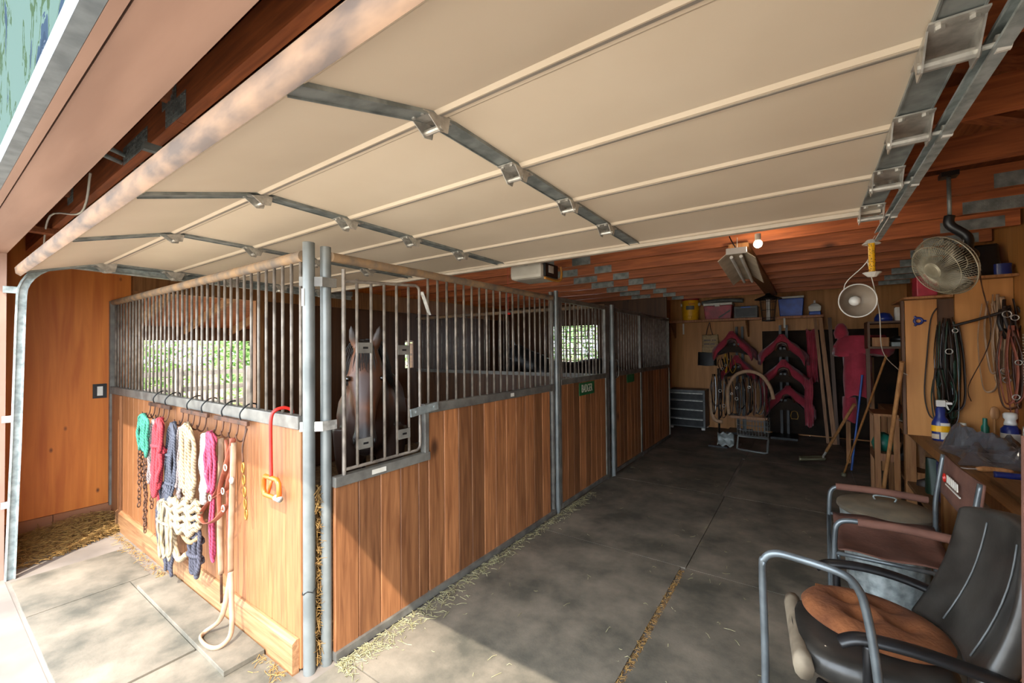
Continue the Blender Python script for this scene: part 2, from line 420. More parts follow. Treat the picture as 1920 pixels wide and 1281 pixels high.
# ceiling: roof deck, trusses with bottom chords, webs and toothed plates
RX, RZ = -2.1, 4.55
ce = thing('ceiling', 'open timber roof with dark plywood deck and trusses', 'ceiling', (RX, 4, ZC), kind='structure')
MB().prism([(XL - .3, -.2, 2.86), (RX, -.2, RZ), (RX, -.2, RZ + .03), (XL - .3, -.2, 2.89)], (0, YB + .4, 0)).build('roof_deck', 'deck', ce)
MB().prism([(XR + .3, -.2, 2.86), (RX, -.2, RZ), (RX, -.2, RZ + .03), (XR + .3, -.2, 2.89)], (0, YB + .4, 0)).build('roof_deck', 'deck', ce)
def plate_mesh(w, h):
    b = MB().box(-w / 2, w / 2, -.0015, 0, -h / 2, h / 2)
    nx = int(w / .02); nz = max(2, int(h / .018))
    for i in range(nx):
        for j in range(nz):
            x = -w / 2 + (i + .5) * w / nx; z = -h / 2 + (j + .5) * h / nz
            b.box(x - .004, x + .004, -.0035, -.0015, z - .005, z + .005)
    return smesh(b, 'gusset_plate', 'galv_dull')
PLM = plate_mesh(0.22, 0.085); PLW = plate_mesh(0.36, 0.085); PLS = plate_mesh(0.16, 0.13)
CH = MB().box(XL + .02, RX + .2, -.019, .019, 0, .14)
ch1 = smesh(MB().box(XL + .02 + 2.1, 0.32, -.019, .019, -.07, .07), 'truss_chord', 'chord')
ch2 = smesh(MB().box(-1.75, 1.74, -.019, .019, -.07, .07), 'truss_chord', 'chord')
yt = 0.62
TY = []
k = 0
while yt < YB - .6:
    TY.append(yt)
    a = inst('truss_chord', smesh(MB().box(XL + .02, -2.03, -.019, .019, -.07, .07), 'truss_chord', 'chord') if k == 0 else CA, ce, (0, yt, ZC + .07))
    CA = a.data
    b = inst('truss_chord', smesh(MB().box(-2.027, XR - .02, -.019, .019, -.07, .07), 'truss_chord', 'chord') if k == 0 else CB, ce, (0, yt, ZC + .07))
    CB = b.data
    for x, me in ((-2.03, PLM), (-2.55, PLW), (1.10, PLW)):
        inst('gusset_plate', me, b if x > -2.2 else a, (x, yt - .0195, ZC + .045))
        (b if x > -2.2 else a)
    if k < 6:
        z0 = ZC + .14
        tops = [((XL + .1, 2.84), (RX, RZ - .09)), ((XR - .1, 2.84), (RX, RZ - .09))]
        for (p, q) in tops: MB().beam((p[0], yt, p[1]), (q[0], yt, q[1]), .038, .14, up=(0, 1, 0)).build('truss_chord', 'web', ce)
        for (xa, za, xb, zb) in ((-3.9, z0, -3.3, 3.92), (-3.9, z0, -4.7, 3.24), (-3.9 + 1.8, z0, -3.3, 3.92), (-2.1, z0, -2.1, 4.4), (-2.1, z0, -.9, 3.92), (-.35, z0, -.9, 3.92), (-.35, z0, .5, 3.24)):
            MB().beam((xa, yt, za - .03), (xb, yt, zb), .038, .09, up=(0, 1, 0)).build('truss_web', 'web', ce)
        inst('gusset_plate', PLS, ce, (-3.9, yt - .02, ZC + .12)); inst('gusset_plate', PLS, ce, (-2.1, yt - .02, ZC + .15))
        inst('gusset_plate', PLS, ce, (-.35, yt - .02, ZC + .12))
    yt += 0.61; k += 1
MB().box(-.56, -.40, 4.2, 8.6, ZC - .04, ZC - .002).build('brace_board', 'lumber', ce)
MB().box(-4.6, -4.52, .45, 2.4, ZC - .04, ZC - .002).build('brace_board', 'web', ce)
# conduit and cables above the header
MB().tube(spl([(-2.6, .45, 2.62), (-2.9, .9, 2.63), (-3.4, 1.6, 2.64)]), .011, 8).build('conduit', 'galv', ce, smooth=True)
MB().tube(spl([(-2.66, .45, 2.60), (-2.96, .9, 2.61), (-3.46, 1.6, 2.62)]), .011, 8).build('conduit', 'galv', ce, smooth=True)
MB().tube(spl([(-3.1, .55, 2.62), (-3.6, .6, 2.52), (-4.2, .55, 2.6), (-5, .62, 2.5)]), .006, 6).build('cable', 'paper_white', ce, smooth=True)

# ------------------------------------------------------------------ overhead garage door on its tracks
DL, DR = -4.79, 0.325
def dz(y): return 2.405 - 0.012 * (y - 0.95)
sec = [(0.485, 2.27), (0.945, 2.405)] + [(y, dz(y)) for y in (1.41, 1.875, 2.355, 2.86)]
door = thing('door_1', 'raised cream panelled garage door hanging open overhead', 'door', (-2.2, 1.6, 2.3), kind='structure')
for i in range(5):
    (y0, z0), (y1, z1) = sec[i], sec[i + 1]
    d = V(0, y1 - y0, z1 - z0).normalized(); n = V(0, -d.z, d.y)
    a = V(0, y0, z0) + d * .004; b = V(0, y1, z1) - d * .004
    # inner face, with raised lips along the long edges and a stepped groove
    prof = [(a, 0), (a + d * .0, .0)]
    pts = [a, a - n * .006, a + d * .018 - n * .006, a + d * .03, b - d * .03, b - d * .016 - n * .010, b - n * .010, b + n * .04, a + n * .04]
    poly = [V(DL, p.y, p.z) for p in pts]
    MB().prism(poly, (DR - DL, 0, 0)).build('panel', 'door_cream', door)
mat('seam_grey', '#8f877d', .6, c2='#7a7269', scale=5)
for i in range(1, 5):
    y_, z_ = sec[i]
    MB().box(DL + .01, DR - .01, y_ - .009, y_ + .001, z_ - .013, z_ - .004).build('section_seam', 'seam_grey', door)
(y0, z0) = sec[0]
sp = [(y0 - .03, z0 - .012), (y0 - .035, z0 + .03), (y0 - .02, z0 + .055), (y0 + .01, z0 + .05), (y0 + .012, z0 - .01), (y0 - .005, z0 - .03)]
MB().prism([(DL, p[0], p[1]) for p in sp], (DR - DL, 0, 0)).build('bottom_seal', 'seal_rubber', door, smooth=True, auto=60)
ye, ze = sec[5]
MB().box(DL, DR, ye + .001, ye + .045, ze - .03, ze + .05).build('top_rail', 'door_edge', door)
hb = MB()
def hinge_mesh():
    b = MB(); w = .036
    b.box(-w, w, -.075, .075, -.0035, 0)
    for s in (-1, 1):
        b.prism([(s * w, -.06, 0), (s * w, -.01, -.05), (s * w, .025, -.05), (s * w, .045, 0)], (s * -.003, 0, 0))
    b.cyl((-w - .004, 0, -.035), (w + .004, 0, -.035), .010, 10)
    for x in (-.02, .02):
        for y in (-.06, .06): b.cyl((x, y, 0), (x, y, -.010), .007, 6)
    return smesh(b, 'hinge', 'zinc')
HM = hinge_mesh()
roll = smesh(MB().cyl((0, 0, 0), (.085, 0, 0), .006, 8).cyl((.058, 0, 0), (.082, 0, 0), .020, 14), 'roller', 'white_plastic', smooth=False)
for j, x in enumerate((-4.75, -3.20, -2.09, -0.955, 0.285)):
    w = .04 if j in (0, 4) else .034
    for i in range(5):
        (y0, z0), (y1, z1) = sec[i], sec[i + 1]
        d = V(0, y1 - y0, z1 - z0).normalized(); n = V(0, -d.z, d.y)
        a = V(x, y0, z0) + d * .02 - n * .005; b = V(x, y1, z1) - d * .012 - n * .005
        st = MB().beam(a, b, w * 2, .004, up=n).beam(a + V(w, 0, 0) - n * .0, b + V(w, 0, 0), .004, .014, up=n).beam(a - V(w, 0, 0), b - V(w, 0, 0), .004, .014, up=n)
        s = st.build('stile', 'galv_dull', door)
        if i < 4 or j in (0, 4):
            o = inst('hinge', HM, s, (x, y1 - .004, z1 - .010), (0.18 if i == 0 else 0, 0, 0))
            if j in (0, 4):
                o.scale = (1.35, 1.35, 1.35)
                inst('roller', roll, s, (x + (.02 if j else -.02), y1, z1 - .05), (0, 0, 0 if j else PI))

def track(xc, sgn, name_label, y_end):
    t = thing('door_track', name_label, 'door track', (xc, .45, 0), group='garage door tracks')
    path = [(.446, 0), (.47, 1.0), (.485, 1.9), (.49, 2.10)]
    for k in range(1, 9):
        a = PI / 2 * k / 8; path.append((.49 + .27 * (1 - math.cos(a)), 2.10 + .27 * math.sin(a)))
    path += [(1.2, 2.363), (2.0, 2.353), (y_end, 2.34)]
    # a C channel: web on the outside, two lips
    rings = []
    for i, (y, z) in enumerate(path):
        p0 = path[max(i - 1, 0)]; p1 = path[min(i + 1, len(path) - 1)]
        d = V(0, p1[0] - p0[0], p1[1] - p0[1]).normalized(); n = V(0, -d.z, d.y); c = V(xc, y, z)
        X = V(sgn, 0, 0)
        prof = [(-.028, .026), (.0, .028), (.0, -.028), (-.028, -.026), (-.028, -.018), (-.024, -.018), (-.024, -.022), (-.004, -.024), (-.004, .024), (-.024, .022), (-.024, .018), (-.028, .018)]
        rings.append([c + X * u + n * v for u, v in prof])
    MB().loft(rings).build('channel', 'galv', t)
    # flanged angle behind the horizontal run
    MB().box(xc + sgn * .002 - .002, xc + sgn * .002 + .002, .9, y_end + .02, 2.37, 2.425).build('support_angle', 'galv_dull', t)
    for z in (.55, 1.18, 2.14):
        y = .45 + .022 * z
        MB().box(min(xc, xc + sgn * .004) - .001, max(xc, xc + sgn * .004) + .001, .40, y + .02, z - .025, z + .025).build('jamb_bracket', 'galv', t)
    return t
track(-4.845, -1, 'galvanised roller track bending up by the orange plywood wall', 3.3)
tr = track(0.385, 1, 'galvanised roller track on the workbench side of the raised door', 3.42)
MB().box(.375, .395, 3.33, 3.36, 2.36, 2.60).build('hanger_strap', 'galv', tr)

# ------------------------------------------------------------------ horse stalls
SX = -2.1     # plane of the stall fronts along the aisle
FY = 1.19     # plane of the panel facing the drive
BAR = {}
def bar_me(h, r=.0085):
    k = (round(h, 3), r)
    if k not in BAR: BAR[k] = smesh(MB().cyl((0, 0, 0), (0, 0, h), r, 8), 'bar', 'steel_bar', smooth=True)
    return BAR[k]
def bars(parent, pts, z0, z1, r=.0085):
    for (x, y) in pts: inst('bar', bar_me(z1 - z0, r), parent, (x, y, z0))
def plank_me(w, h, axis, m):
    """board with eased edges: face toward the aisle"""
    e = .004; t = .019
    pr = [(e, 0), (w - e, 0), (w, e), (w, t), (0, t), (0, e)]
    b = MB()
    if axis == 'X': b.prism([(u, v - t / 2, 0) for u, v in pr], (0, 0, h))          # face looks at -Y
    else: b.prism([(-(v - t / 2), u, 0) for u, v in pr], (0, 0, h))                  # face looks at +X
    return smesh(b, 'plank', m)
def planks_y(parent, edges, z0, z1, m='plank'):
    C = {}
    for a, b in zip(edges[:-1], edges[1:]):
        w = round(b - a - .003, 3); k = (w, z0, z1)
        if k not in C: C[k] = plank_me(w, z1 - z0, 'Y', m)
        inst('plank', C[k], parent, (SX, a + .0015, z0))
def sq(mb, p0, p1, s): return mb.beam(p0, p1, s, s)

# -- panel facing the drive
fp = thing('horse_stall_front', 'wood and steel bar stall panel hung with ropes, facing the drive', 'stall panel', (-3.9, FY, 0))
MB().cyl((-2.139, 1.205, 0), (-2.139, 1.205, 2.235), .030, 16).build('post', 'steel_post', fp, smooth=True, auto=40)
MB().box(-5.745, -5.70, FY - .03, FY + .03, .15, 2.18).build('post', 'steel_grey', fp)
MB().tube([(-5.745, FY, 2.165), (-2.165, FY, 2.165)], .029, 12).build('top_rail', 'dusty_rail', fp, smooth=True, auto=40)
MB().box(-5.70, -2.168, FY - .028, FY + .022, 1.255, 1.325).build('middle_rail', 'steel_grey', fp, bevel=.004)
x = -2.19; pts = []
while x > -5.69: pts.append((x, FY)); x -= .0932
bars(fp, pts, 1.325, 2.145)
x = -2.172; C = None
while x - .149 > -5.70:
    if C is None: C = plank_me(.147, 1.255 - .02, 'X', 'plank_front')
    inst('plank', C, fp, (x - .148, FY - .004, .02)); x -= .149
MB().box(-5.70, x, FY - .014, FY + .006, .02, 1.255).build('plank', 'plank_front', fp)
MB().box(-5.40, -5.35, FY - .032, FY - .0145, .17, 1.25).build('batten', 'plank_front', fp)
# low kick board with its weathered top edge
for x0, x1 in ((-5.40, -3.9), (-3.897, -2.185)):
    MB().prism([(x0, FY - .05, .0), (x0, FY - .015, .0), (x0, FY - .015, .175), (x0, FY - .028, .175), (x0, FY - .05, .16)], (x1 - x0, 0, 0)).build('kick_board', 'kick_wood', fp)
# clamp straps joining the two corner posts
for z in (1.27, 2.03):
    MB().beam((-2.172, 1.172, z), (-2.085, 1.25, z), .006, .05).beam((-2.085, 1.25, z), (-2.085, 1.33, z), .004, .05).build('clamp_strap', 'zinc' if z < 2 else 'steel_grey', fp)
MB().box(-2.150, -2.128, 1.1725, 1.1752, 1.90, 1.99).build('sticker', 'paper_white', fp)
for z in (.42,):
    MB().tube([(-2.139 + .032 * math.cos(a * PI / 8), 1.205 + .032 * math.sin(a * PI / 8), z + .012 * math.sin(a)) for a in range(16)], .0025, 5, closed=True).build('wire_tie', 'dark_metal', fp)

# -- long panel along the aisle with its feed door
ap1 = thing('horse_stall_front', 'brown plank stall panel with a feed door where the horse looks out', 'stall panel', (SX, 2.5, 0))
MB().cyl((-2.124, 1.291, 0), (-2.124, 1.291, 2.225), .028, 16).build('post', 'steel_post', ap1, smooth=True, auto=40)
MB().cyl((SX - .02, 3.735, 0), (SX - .02, 3.735, 2.235), .026, 16).build('post', 'steel_grey', ap1, smooth=True, auto=40)
MB().tube([(SX, 1.31, 2.172), (SX, 3.72, 2.172)], .026, 12).build('top_rail', 'dusty_rail', ap1, smooth=True, auto=40)
m_ = MB().box(SX - .022, SX + .024, 2.0, 3.715, 1.24, 1.303)
m_.build('middle_rail', 'steel_grey', ap1, bevel=.003)
MB().box(SX - .022, SX + .024, 1.965, 1.999, .93, 1.303).box(SX - .022, SX + .026, 1.315, 2.01, .93, .985).build('feed_sill', 'steel_grey', ap1, bevel=.003)
MB().box(SX - .022, SX + .028, 1.315, 3.715, .012, .055).build('bottom_rail', 'steel_grey', ap1)
bars(ap1, [(SX, 2.018 + .0915 * i) for i in range(19)], 1.303, 2.15)
for i in range(18):
    pass
e = [1.319 + .1495 * i for i in range(5)]
planks_y(ap1, e[:5] , .055, .93)
planks_y(ap1, [2.008 + .1485 * i for i in range(12)], .055, 1.24)
planks_y(ap1, [e[4], 1.999], .055, .93)
lb = MB().box(SX + .0265, SX + .0275, 1.545, 1.645, .945, .972).build('label_plate', 'paper_white', ap1)
# feed door
fd = MB()
z0, z1 = 1.012, 2.085
fd.tube(spl([(SX + .012, 1.375, z0 - .04), (SX + .012, 1.375, z1 + .03)], 2), .0115, 8)
fd.tube([(SX + .012, 1.375, z0), (SX + .012, 1.90, z0), (SX + .012, 1.922, z0 + .012), (SX + .012, 1.93, z0 + .03), (SX + .012, 1.93, z1 - .03), (SX + .012, 1.922, z1 - .01), (SX + .012, 1.90, z1), (SX + .012, 1.375, z1 - .035)], .0095, 8)
feed = fd.build('feed_door', 'steel_bar', ap1, smooth=True, auto=50)
for y in (1.459, 1.554, 1.647, 1.741, 1.837):
    inst('bar', bar_me(z1 - z0 - .02), feed, (SX + .012, y, z0 + .004))
for (y, z) in ((1.506, 1.68), (1.79, 1.665), (1.506, 1.135), (1.79, 1.14)):
    MB().box(SX + .020, SX + .0235, y - .047, y + .047, z - .03, z + .03).build('latch_plate', 'steel_grey', feed)
    MB().box(SX + .0236, SX + .0242, y - .016, y + .018, z - .006, z + .006).build('slot', 'black_plastic', feed)
MB().beam((SX + .035, 1.83, 1.262), (SX + .035, 2.07, 1.285), .012, .05).cyl((SX + .04, 1.87, 1.266), (SX + .05, 1.87, 1.266), .009, 10).cyl((SX + .04, 2.03, 1.283), (SX + .05, 2.03, 1.283), .009, 10).build('latch_bar', 'galv_dull', feed)
MB().beam((SX + .014, 1.95, 2.05), (SX + .014, 2.02, 1.90), .004, .03, up=(1, 0, 0)).build('latch_strap', 'zinc', feed)
MB().box(SX + .0242, SX + .0255, 2.95, 3.0, 1.255, 1.285).build('sticker', 'paper_white', ap1)

# -- stall gates and the far panel
def gate(y0, y1, label, sign):
    g = thing('stall_gate', label, 'stall gate', (SX, (y0 + y1) / 2, 0))
    gx = SX + .012
    f = MB()
    f.box(gx - .02, gx + .02, y0, y0 + .045, .03, 2.19).box(gx - .02, gx + .02, y1 - .045, y1, .03, 2.19)
    f.box(gx - .02, gx + .02, y0 + .045, y1 - .045, 2.145, 2.19).box(gx - .02, gx + .022, y0 + .045, y1 - .045, 1.285, 1.345).box(gx - .02, gx + .022, y0 + .045, y1 - .045, .03, .08)
    f.build('frame', 'steel_grey', g, bevel=.003)
    n = int((y1 - y0 - .09) / .093); s = (y1 - y0 - .09) / n
    bars(g, [(gx, y0 + .045 + s * (i + .5)) for i in range(n)], 1.345, 2.145)
    n = int(round((y1 - y0 - .09) / .1485)); s = (y1 - y0 - .09) / n
    C = plank_me(round(s - .003, 4), 1.205, 'Y', 'plank')
    for i in range(n): inst('plank', C, g, (gx, y0 + .0465 + s * i, .08))
    return g
mat('sign_green', '#1f6a3c', .45, c2='#16502c', scale=20)
mat('sign_white', '#d9d6c4', .6, c2='#c8c4b0', scale=20)
g1 = gate(3.80, 5.06, 'stall gate with a green name sign lettered in white', True)
s1 = MB().box(SX + .036, SX + .040, 4.24, 4.64, 1.135, 1.275).build('name_sign', 'sign_green', g1)
s1['label'] = 'green name sign reading BADGER'
text('BADGER', .125, 'sign_white', s1, (SX + .0405, 4.44, 1.205), (PI / 2, 0, PI / 2), depth=.0006, sx=.60)
gp = MB().cyl((-2.085, 3.775, 0), (-2.085, 3.775, 2.25), .022, 14).build('gate_post', 'steel_post', g1, smooth=True, auto=40)
mpost = thing('stall_post', 'grey steel post pair between the two stall gates', 'post', (SX, 5.2, 0))
MB().box(SX - .03, SX + .02, 5.085, 5.16, 0, 2.20).build('post', 'steel_grey', mpost)
MB().cyl((SX + .03, 5.24, 0), (SX + .03, 5.24, 2.22), .028, 14).build('pipe_post', 'steel_post', mpost, smooth=True, auto=40)
MB().tube(spl([(SX + .03, 5.28, 1.50), (SX + .07, 5.33, 1.49), (SX + .07, 5.35, 1.3), (SX + .03, 5.3, 1.26)]), .007, 8).build('gate_pull', 'steel_grey', mpost, smooth=True)
MB().box(SX + .032, SX + .038, 5.22, 5.30, 1.10, 1.18).build('latch_tag', 'paper_white', mpost)
g2 = gate(5.315, 6.42, 'shaded stall gate beyond the post pair with a dull green sign', True)
s2 = MB().box(SX + .036, SX + .040, 5.75, 6.05, 1.17, 1.285).build('name_sign', 'sign_green', g2)
ap2 = thing('horse_stall_front', 'dark far stall panel running back to the tool chest', 'stall panel', (SX, 7.3, 0))
MB().box(SX - .02, SX + .02, 6.43, 6.475, 0, 2.2).box(SX - .02, SX + .02, 8.03, 8.08, 0, 2.2).build('post', 'steel_grey', ap2)
MB().tube([(SX, 6.475, 2.165), (SX, 8.03, 2.165)], .024, 10).build('top_rail', 'steel_grey', ap2, smooth=True, auto=40)
MB().box(SX - .02, SX + .022, 6.475, 8.03, 1.285, 1.345).box(SX - .02, SX + .022, 6.475, 8.03, .012, .06).build('middle_rail', 'steel_grey', ap2)
bars(ap2, [(SX, 6.52 + .093 * i) for i in range(17)], 1.345, 2.15)
planks_y(ap2, [6.478 + .155 * i for i in range(11)], .06, 1.285)
# partition between the stalls
pt = thing('stall_partition', 'barred partition between the two stalls over dark boards', 'stall panel', (-3.9, 5.2, 0))
MB().tube([(-5.69, 5.2, 2.21), (-2.16, 5.2, 2.21)], .026, 10).build('top_rail', 'dusty_rail', pt, smooth=True, auto=40)
MB().box(-5.69, -2.16, 5.18, 5.22, 1.27, 1.32).build('middle_rail', 'steel_grey', pt)
bars(pt, [(-5.64 + .093 * i, 5.2) for i in range(37)], 1.32, 2.19)
C = plank_me(.152, 1.25, 'X', 'plywood_dark')
for i in range(23): inst('plank', C, pt, (-5.69 + .153 * i, 5.2, .02))
# end wall of the far stall with a netted window
ew = thing('wall_stall', 'dark end wall of the far stall with a netted window', 'wall', (-3.9, 8.1, 0), kind='structure')
WX0, WX1, WZ0, WZ1 = -4.62, -3.52, 1.30, 2.13
for b in ((XL, WX0, 0, 4.5), (WX1, SX - .03, 0, 4.5), (WX0, WX1, 0, WZ0), (WX0, WX1, WZ1, 4.5)):
    MB().box(b[0], b[1], 8.10, 8.13, b[2], b[3]).build('plywood_sheet', 'plywood_dark', ew)
net = MB()
for i in range(14):
    x = WX0 + (WX1 - WX0) * (i + .5) / 14
    net.tube([(x, 8.08, WZ1), (x + .02 * math.sin(i), 8.075, (WZ0 + WZ1) / 2), (x, 8.08, WZ0)], .010, 5)
for i in range(10):
    z = WZ0 + (WZ1 - WZ0) * (i + .5) / 10
    net.tube([(WX0, 8.08, z), ((WX0 + WX1) / 2, 8.075, z - .03 * math.sin(i * 2)), (WX1, 8.08, z)], .009, 5)
mat('net_black', '#18181a', .8, c2='#101012', scale=20)
n_ = net.build('window_net', 'net_black'); tag(n_, 'black square-mesh net hung over the far stall window', 'net')
n_['label'] = 'black square-mesh net hung over the far stall window'

# ------------------------------------------------------------------ horses
def mat_horse():
    m, nt, N, L, B = _new('bay_coat')
    tc = N.new('ShaderNodeTexCoord')
    nz = N.new('ShaderNodeTexNoise'); nz.inputs['Scale'].default_value = 5; nz.inputs['Detail'].default_value = 3
    L.new(tc.outputs['Object'], nz.inputs['Vector'])
    cr = N.new('ShaderNodeValToRGB'); cr.color_ramp.elements[0].position = .35; cr.color_ramp.elements[1].position = .7
    cr.color_ramp.elements[0].color = (*rgb('#452a19'), 1); cr.color_ramp.elements[1].color = (*rgb('#70432a'), 1)
    L.new(nz.outputs['Fac'], cr.inputs[0])
    out = cr.outputs[0]
    def blob(p, r0, r1, col, out):
        ds = N.new('ShaderNodeVectorMath'); ds.operation = 'DISTANCE'; ds.inputs[1].default_value = p
        L.new(tc.outputs['Object'], ds.inputs[0])
        mr = N.new('ShaderNodeMapRange'); mr.inputs[1].default_value = r0; mr.inputs[2].default_value = r1; mr.inputs[3].default_value = 1; mr.inputs[4].default_value = 0
        mr.interpolation_type = 'SMOOTHSTEP'
        L.new(ds.outputs['Value'], mr.inputs[0])
        mx = N.new('ShaderNodeMix'); mx.data_type = 'RGBA'; mx.inputs[7].default_value = (*rgb(col), 1)
        L.new(mr.outputs[0], mx.inputs[0]); L.new(out, mx.inputs[6]); return mx.outputs[2]
    out = blob((1.27, 0, 1.04), .12, .24, '#2c2523', out)        # dark muzzle
    out = blob((1.19, 0, 1.46), .05, .15, '#45302a', out)        # darker forehead stripe
    out = blob((1.09, .10, 1.88), .07, .14, '#2a1d17', out); out = blob((1.09, -.10, 1.88), .07, .14, '#2a1d17', out)
    out = blob((.55, 0, .95), .25, .5, '#33231c', out)           # dark chest
    sp = N.new('ShaderNodeSeparateXYZ'); L.new(tc.outputs['Object'], sp.inputs[0])
    mr = N.new('ShaderNodeMapRange'); mr.inputs[1].default_value = .45; mr.inputs[2].default_value = .8; mr.inputs[3].default_value = 1; mr.inputs[4].default_value = 0
    L.new(sp.outputs['Z'], mr.inputs[0])
    mx = N.new('ShaderNodeMix'); mx.data_type = 'RGBA'; mx.inputs[7].default_value = (*rgb('#171311'), 1)
    L.new(mr.outputs[0], mx.inputs[0]); L.new(out, mx.inputs[6])
    L.new(mx.outputs[2], B.inputs['Base Color']); B.inputs['Roughness'].default_value = .45
mat_horse()
mat('black_coat', '#1b1614', .4, c2='#120f0e', scale=6)
mat('mane_hair', '#1e1613', .6, c2='#110d0b', scale=30)
mat('eye_dark', '#0d0908', .08, coat=1.0)
def ring(c, ax_w, ax_d, w, d, seg=18, p=2.3):
    out = []
    for j in range(seg):
        a = 2 * PI * j / seg; ca, sa = math.cos(a), math.sin(a)
        out.append(V(c) + V(ax_w) * w * math.copysign(abs(ca) ** (2 / p), ca) + V(ax_d) * d * math.copysign(abs(sa) ** (2 / p), sa))
    return out
def horse_body():
    b = MB()
    T = [(-.84, 1.30, .06, .08), (-.76, 1.25, .19, .23), (-.6, 1.22, .27, .31), (-.4, 1.18, .30, .34), (-.1, 1.12, .31, .34), (.2, 1.12, .30, .35), (.42, 1.17, .25, .37), (.6, 1.17, .21, .32), (.72, 1.14, .15, .22), (.78, 1.12, .06, .10)]
    b.loft([ring((x, 0, z), (0, 1, 0), (0, 0, 1), w, h, p=2.1) for x, z, w, h in T])
    # neck
    P = [(.40, 1.18, .20, .34), (.60, 1.32, .155, .27), (.78, 1.48, .12, .21), (.94, 1.62, .095, .165), (1.03, 1.70, .085, .13)]
    rs = []
    for x, z, w, d in P: rs.append(ring((x, 0, z), (0, 1, 0), (-.66, 0, .75), w, d, p=2.0))
    b.loft(rs)
    # head: face line runs from poll to nose
    A = V(1.10, 0, 1.74); Z = V(1.27, 0, 1.04); d = (Z - A); n = V(d.z, 0, -d.x).normalized() * -1   # n points forward (face)
    if n.x < 0: n = -n
    H = [(0.0, .075, .07), (.10, .105, .11), (.22, .120, .145), (.32, .122, .160), (.45, .098, .150), (.58, .074, .115), (.70, .064, .088), (.80, .068, .080), (.90, .072, .078), (.97, .060, .064), (1.0, .040, .045)]
    b.loft([ring(A + d * t - n * dp * .95, (0, 1, 0), n, w, dp, p=2.4) for t, w, dp in H])
    for s in (-1, 1):
        e = A + d * .30 + n * (-.085)
        b.sphere(e + V(.0, s * .105, 0.012), (.045, .026, .034), 12, 8)           # brow and eye socket
        b.sphere(A + d * .33 + V(-.13, s * .062, 0) - n * .10, (.09, .05, .12), 12, 8)  # jowl
        b.sphere(A + d * .885 + n * (-.045) + V(0, s * .055, 0), (.036, .026, .046), 10, 8)  # nostril flare
        # ear
        er = []
        for k, (h, w) in enumerate(((0, .032), (.05, .042), (.10, .034), (.15, .018), (.175, .004))):
            c = V(1.03 + h * .18, s * (.062 + h * .22), 1.73 + h)
            er.append(ring(c, (0, 1, 0), (1, 0, .1), w, w * .55, 12, 2.0))
        b.loft(er)
    b.sphere(A + d * .99 - n * .085, (.05, .05, .04), 10, 8)                       # lower lip
    for s in (-1, 1):
        b.tube([(.50, s * .13, 1.05), (.54, s * .16, .80), (.53, s * .16, .60), (.53, s * .16, .48), (.51, s * .16, .40), (.51, s * .16, .20), (.53, s * .16, .13), (.56, s * .16, .06), (.57, s * .16, .0)], [.17, .11, .068, .056, .046, .034, .044, .048, .066], 12)
        b.tube([(-.52, s * .14, 1.15), (-.48, s * .17, .90), (-.56, s * .17, .68), (-.70, s * .16, .54), (-.72, s * .16, .48), (-.70, s * .16, .22), (-.68, s * .16, .13), (-.64, s * .16, .06), (-.63, s * .16, .0)], [.22, .17, .10, .062, .058, .036, .046, .048, .066], 12)
    return b
def make_horse(label, group=None):
    t = thing('horse', label, 'horse', (0, 0, 0), group)
    raw = horse_body().build('body', 'bay_coat', t)
    md = raw.modifiers.new('remesh', 'REMESH'); md.mode = 'VOXEL'; md.voxel_size = .014
    ms = raw.modifiers.new('smooth', 'SMOOTH'); ms.factor = .5; ms.iterations = 6
    bpy.context.view_layer.update()
    me = bpy.data.meshes.new_from_object(raw.evaluated_get(bpy.context.evaluated_depsgraph_get()))
    raw.modifiers.clear(); raw.data = me; me.name = 'body'; me.shade_smooth()
    me.materials.clear(); me.materials.append(MATS['bay_coat'])
    for s in (-1, 1):
        MB().sphere((1.118, s * .112, 1.515), (.022, .018, .020), 12, 8).build('eye', 'eye_dark', t, smooth=True)
        MB().sphere((1.232, s * .064, 1.10), (.012, .010, .020), 10, 6).build('nostril', 'black_plastic', t, smooth=True)
    hr = MB(); rr = random.Random(3)
    for i in range(70):   # forelock
        y = rr.uniform(-.05, .05); L_ = rr.uniform(.10, .22)
        hr.tube(spl([(1.06, y * .6, 1.77), (1.13, y, 1.76), (1.13 + L_ * .35 + .015, y * 1.3 + rr.uniform(-.02, .02), 1.74 - L_ * .85)], 4), [.006 - .0006 * k for k in range(9)], 4)
    hr.build('forelock', 'mane_hair', t, smooth=True)
    mn = MB()
    for i in range(150):
        k = i / 150; x = 1.05 - .60 * k; z = 1.77 - .22 * k + .02
        L_ = rr.uniform(.16, .28); y = rr.uniform(.02, .06)
        side = 1 if rr.random() < .8 else -1
        mn.tube(spl([(x, 0, z), (x - .02, side * (.06 + y), z - .02), (x - .03, side * (.11 + y + .05 * k), z - L_)], 4), [.007 - .0007 * q for q in range(9)], 4)
    mn.build('mane', 'mane_hair', t, smooth=True)
    tl = MB()
    for i in range(60):
        y = rr.uniform(-.04, .04)
        tl.tube(spl([(-.84, y * .4, 1.38), (-.93, y, 1.30), (-.96 + rr.uniform(-.03, .03), y * 1.8, .9), (-.93 + rr.uniform(-.04, .04), y * 1.5, rr.uniform(.4, .6))], 4), .007, 4)
    tl.build('tail', 'mane_hair', t, smooth=True)
    return t
h1 = make_horse('bay horse with dark muzzle looking out between the feed door bars')
h1.location = (-3.27, 2.45, 0.03); h1.scale = (.97, .97, .955); h1.rotation_euler = (0, 0, math.atan2(-.92, 1.12))
def copy_tree(o, parent=None):
    c = o.copy(); COL.objects.link(c); c.parent = parent
    for ch in list(o.children): copy_tree(ch, c)
    return c
h2 = copy_tree(h1); h2['label'] = 'black horse standing in the far stall before the netted window'
h2.location = (-3.45, 6.7, 0.03); h2.rotation_euler = (0, 0, math.radians(-158))
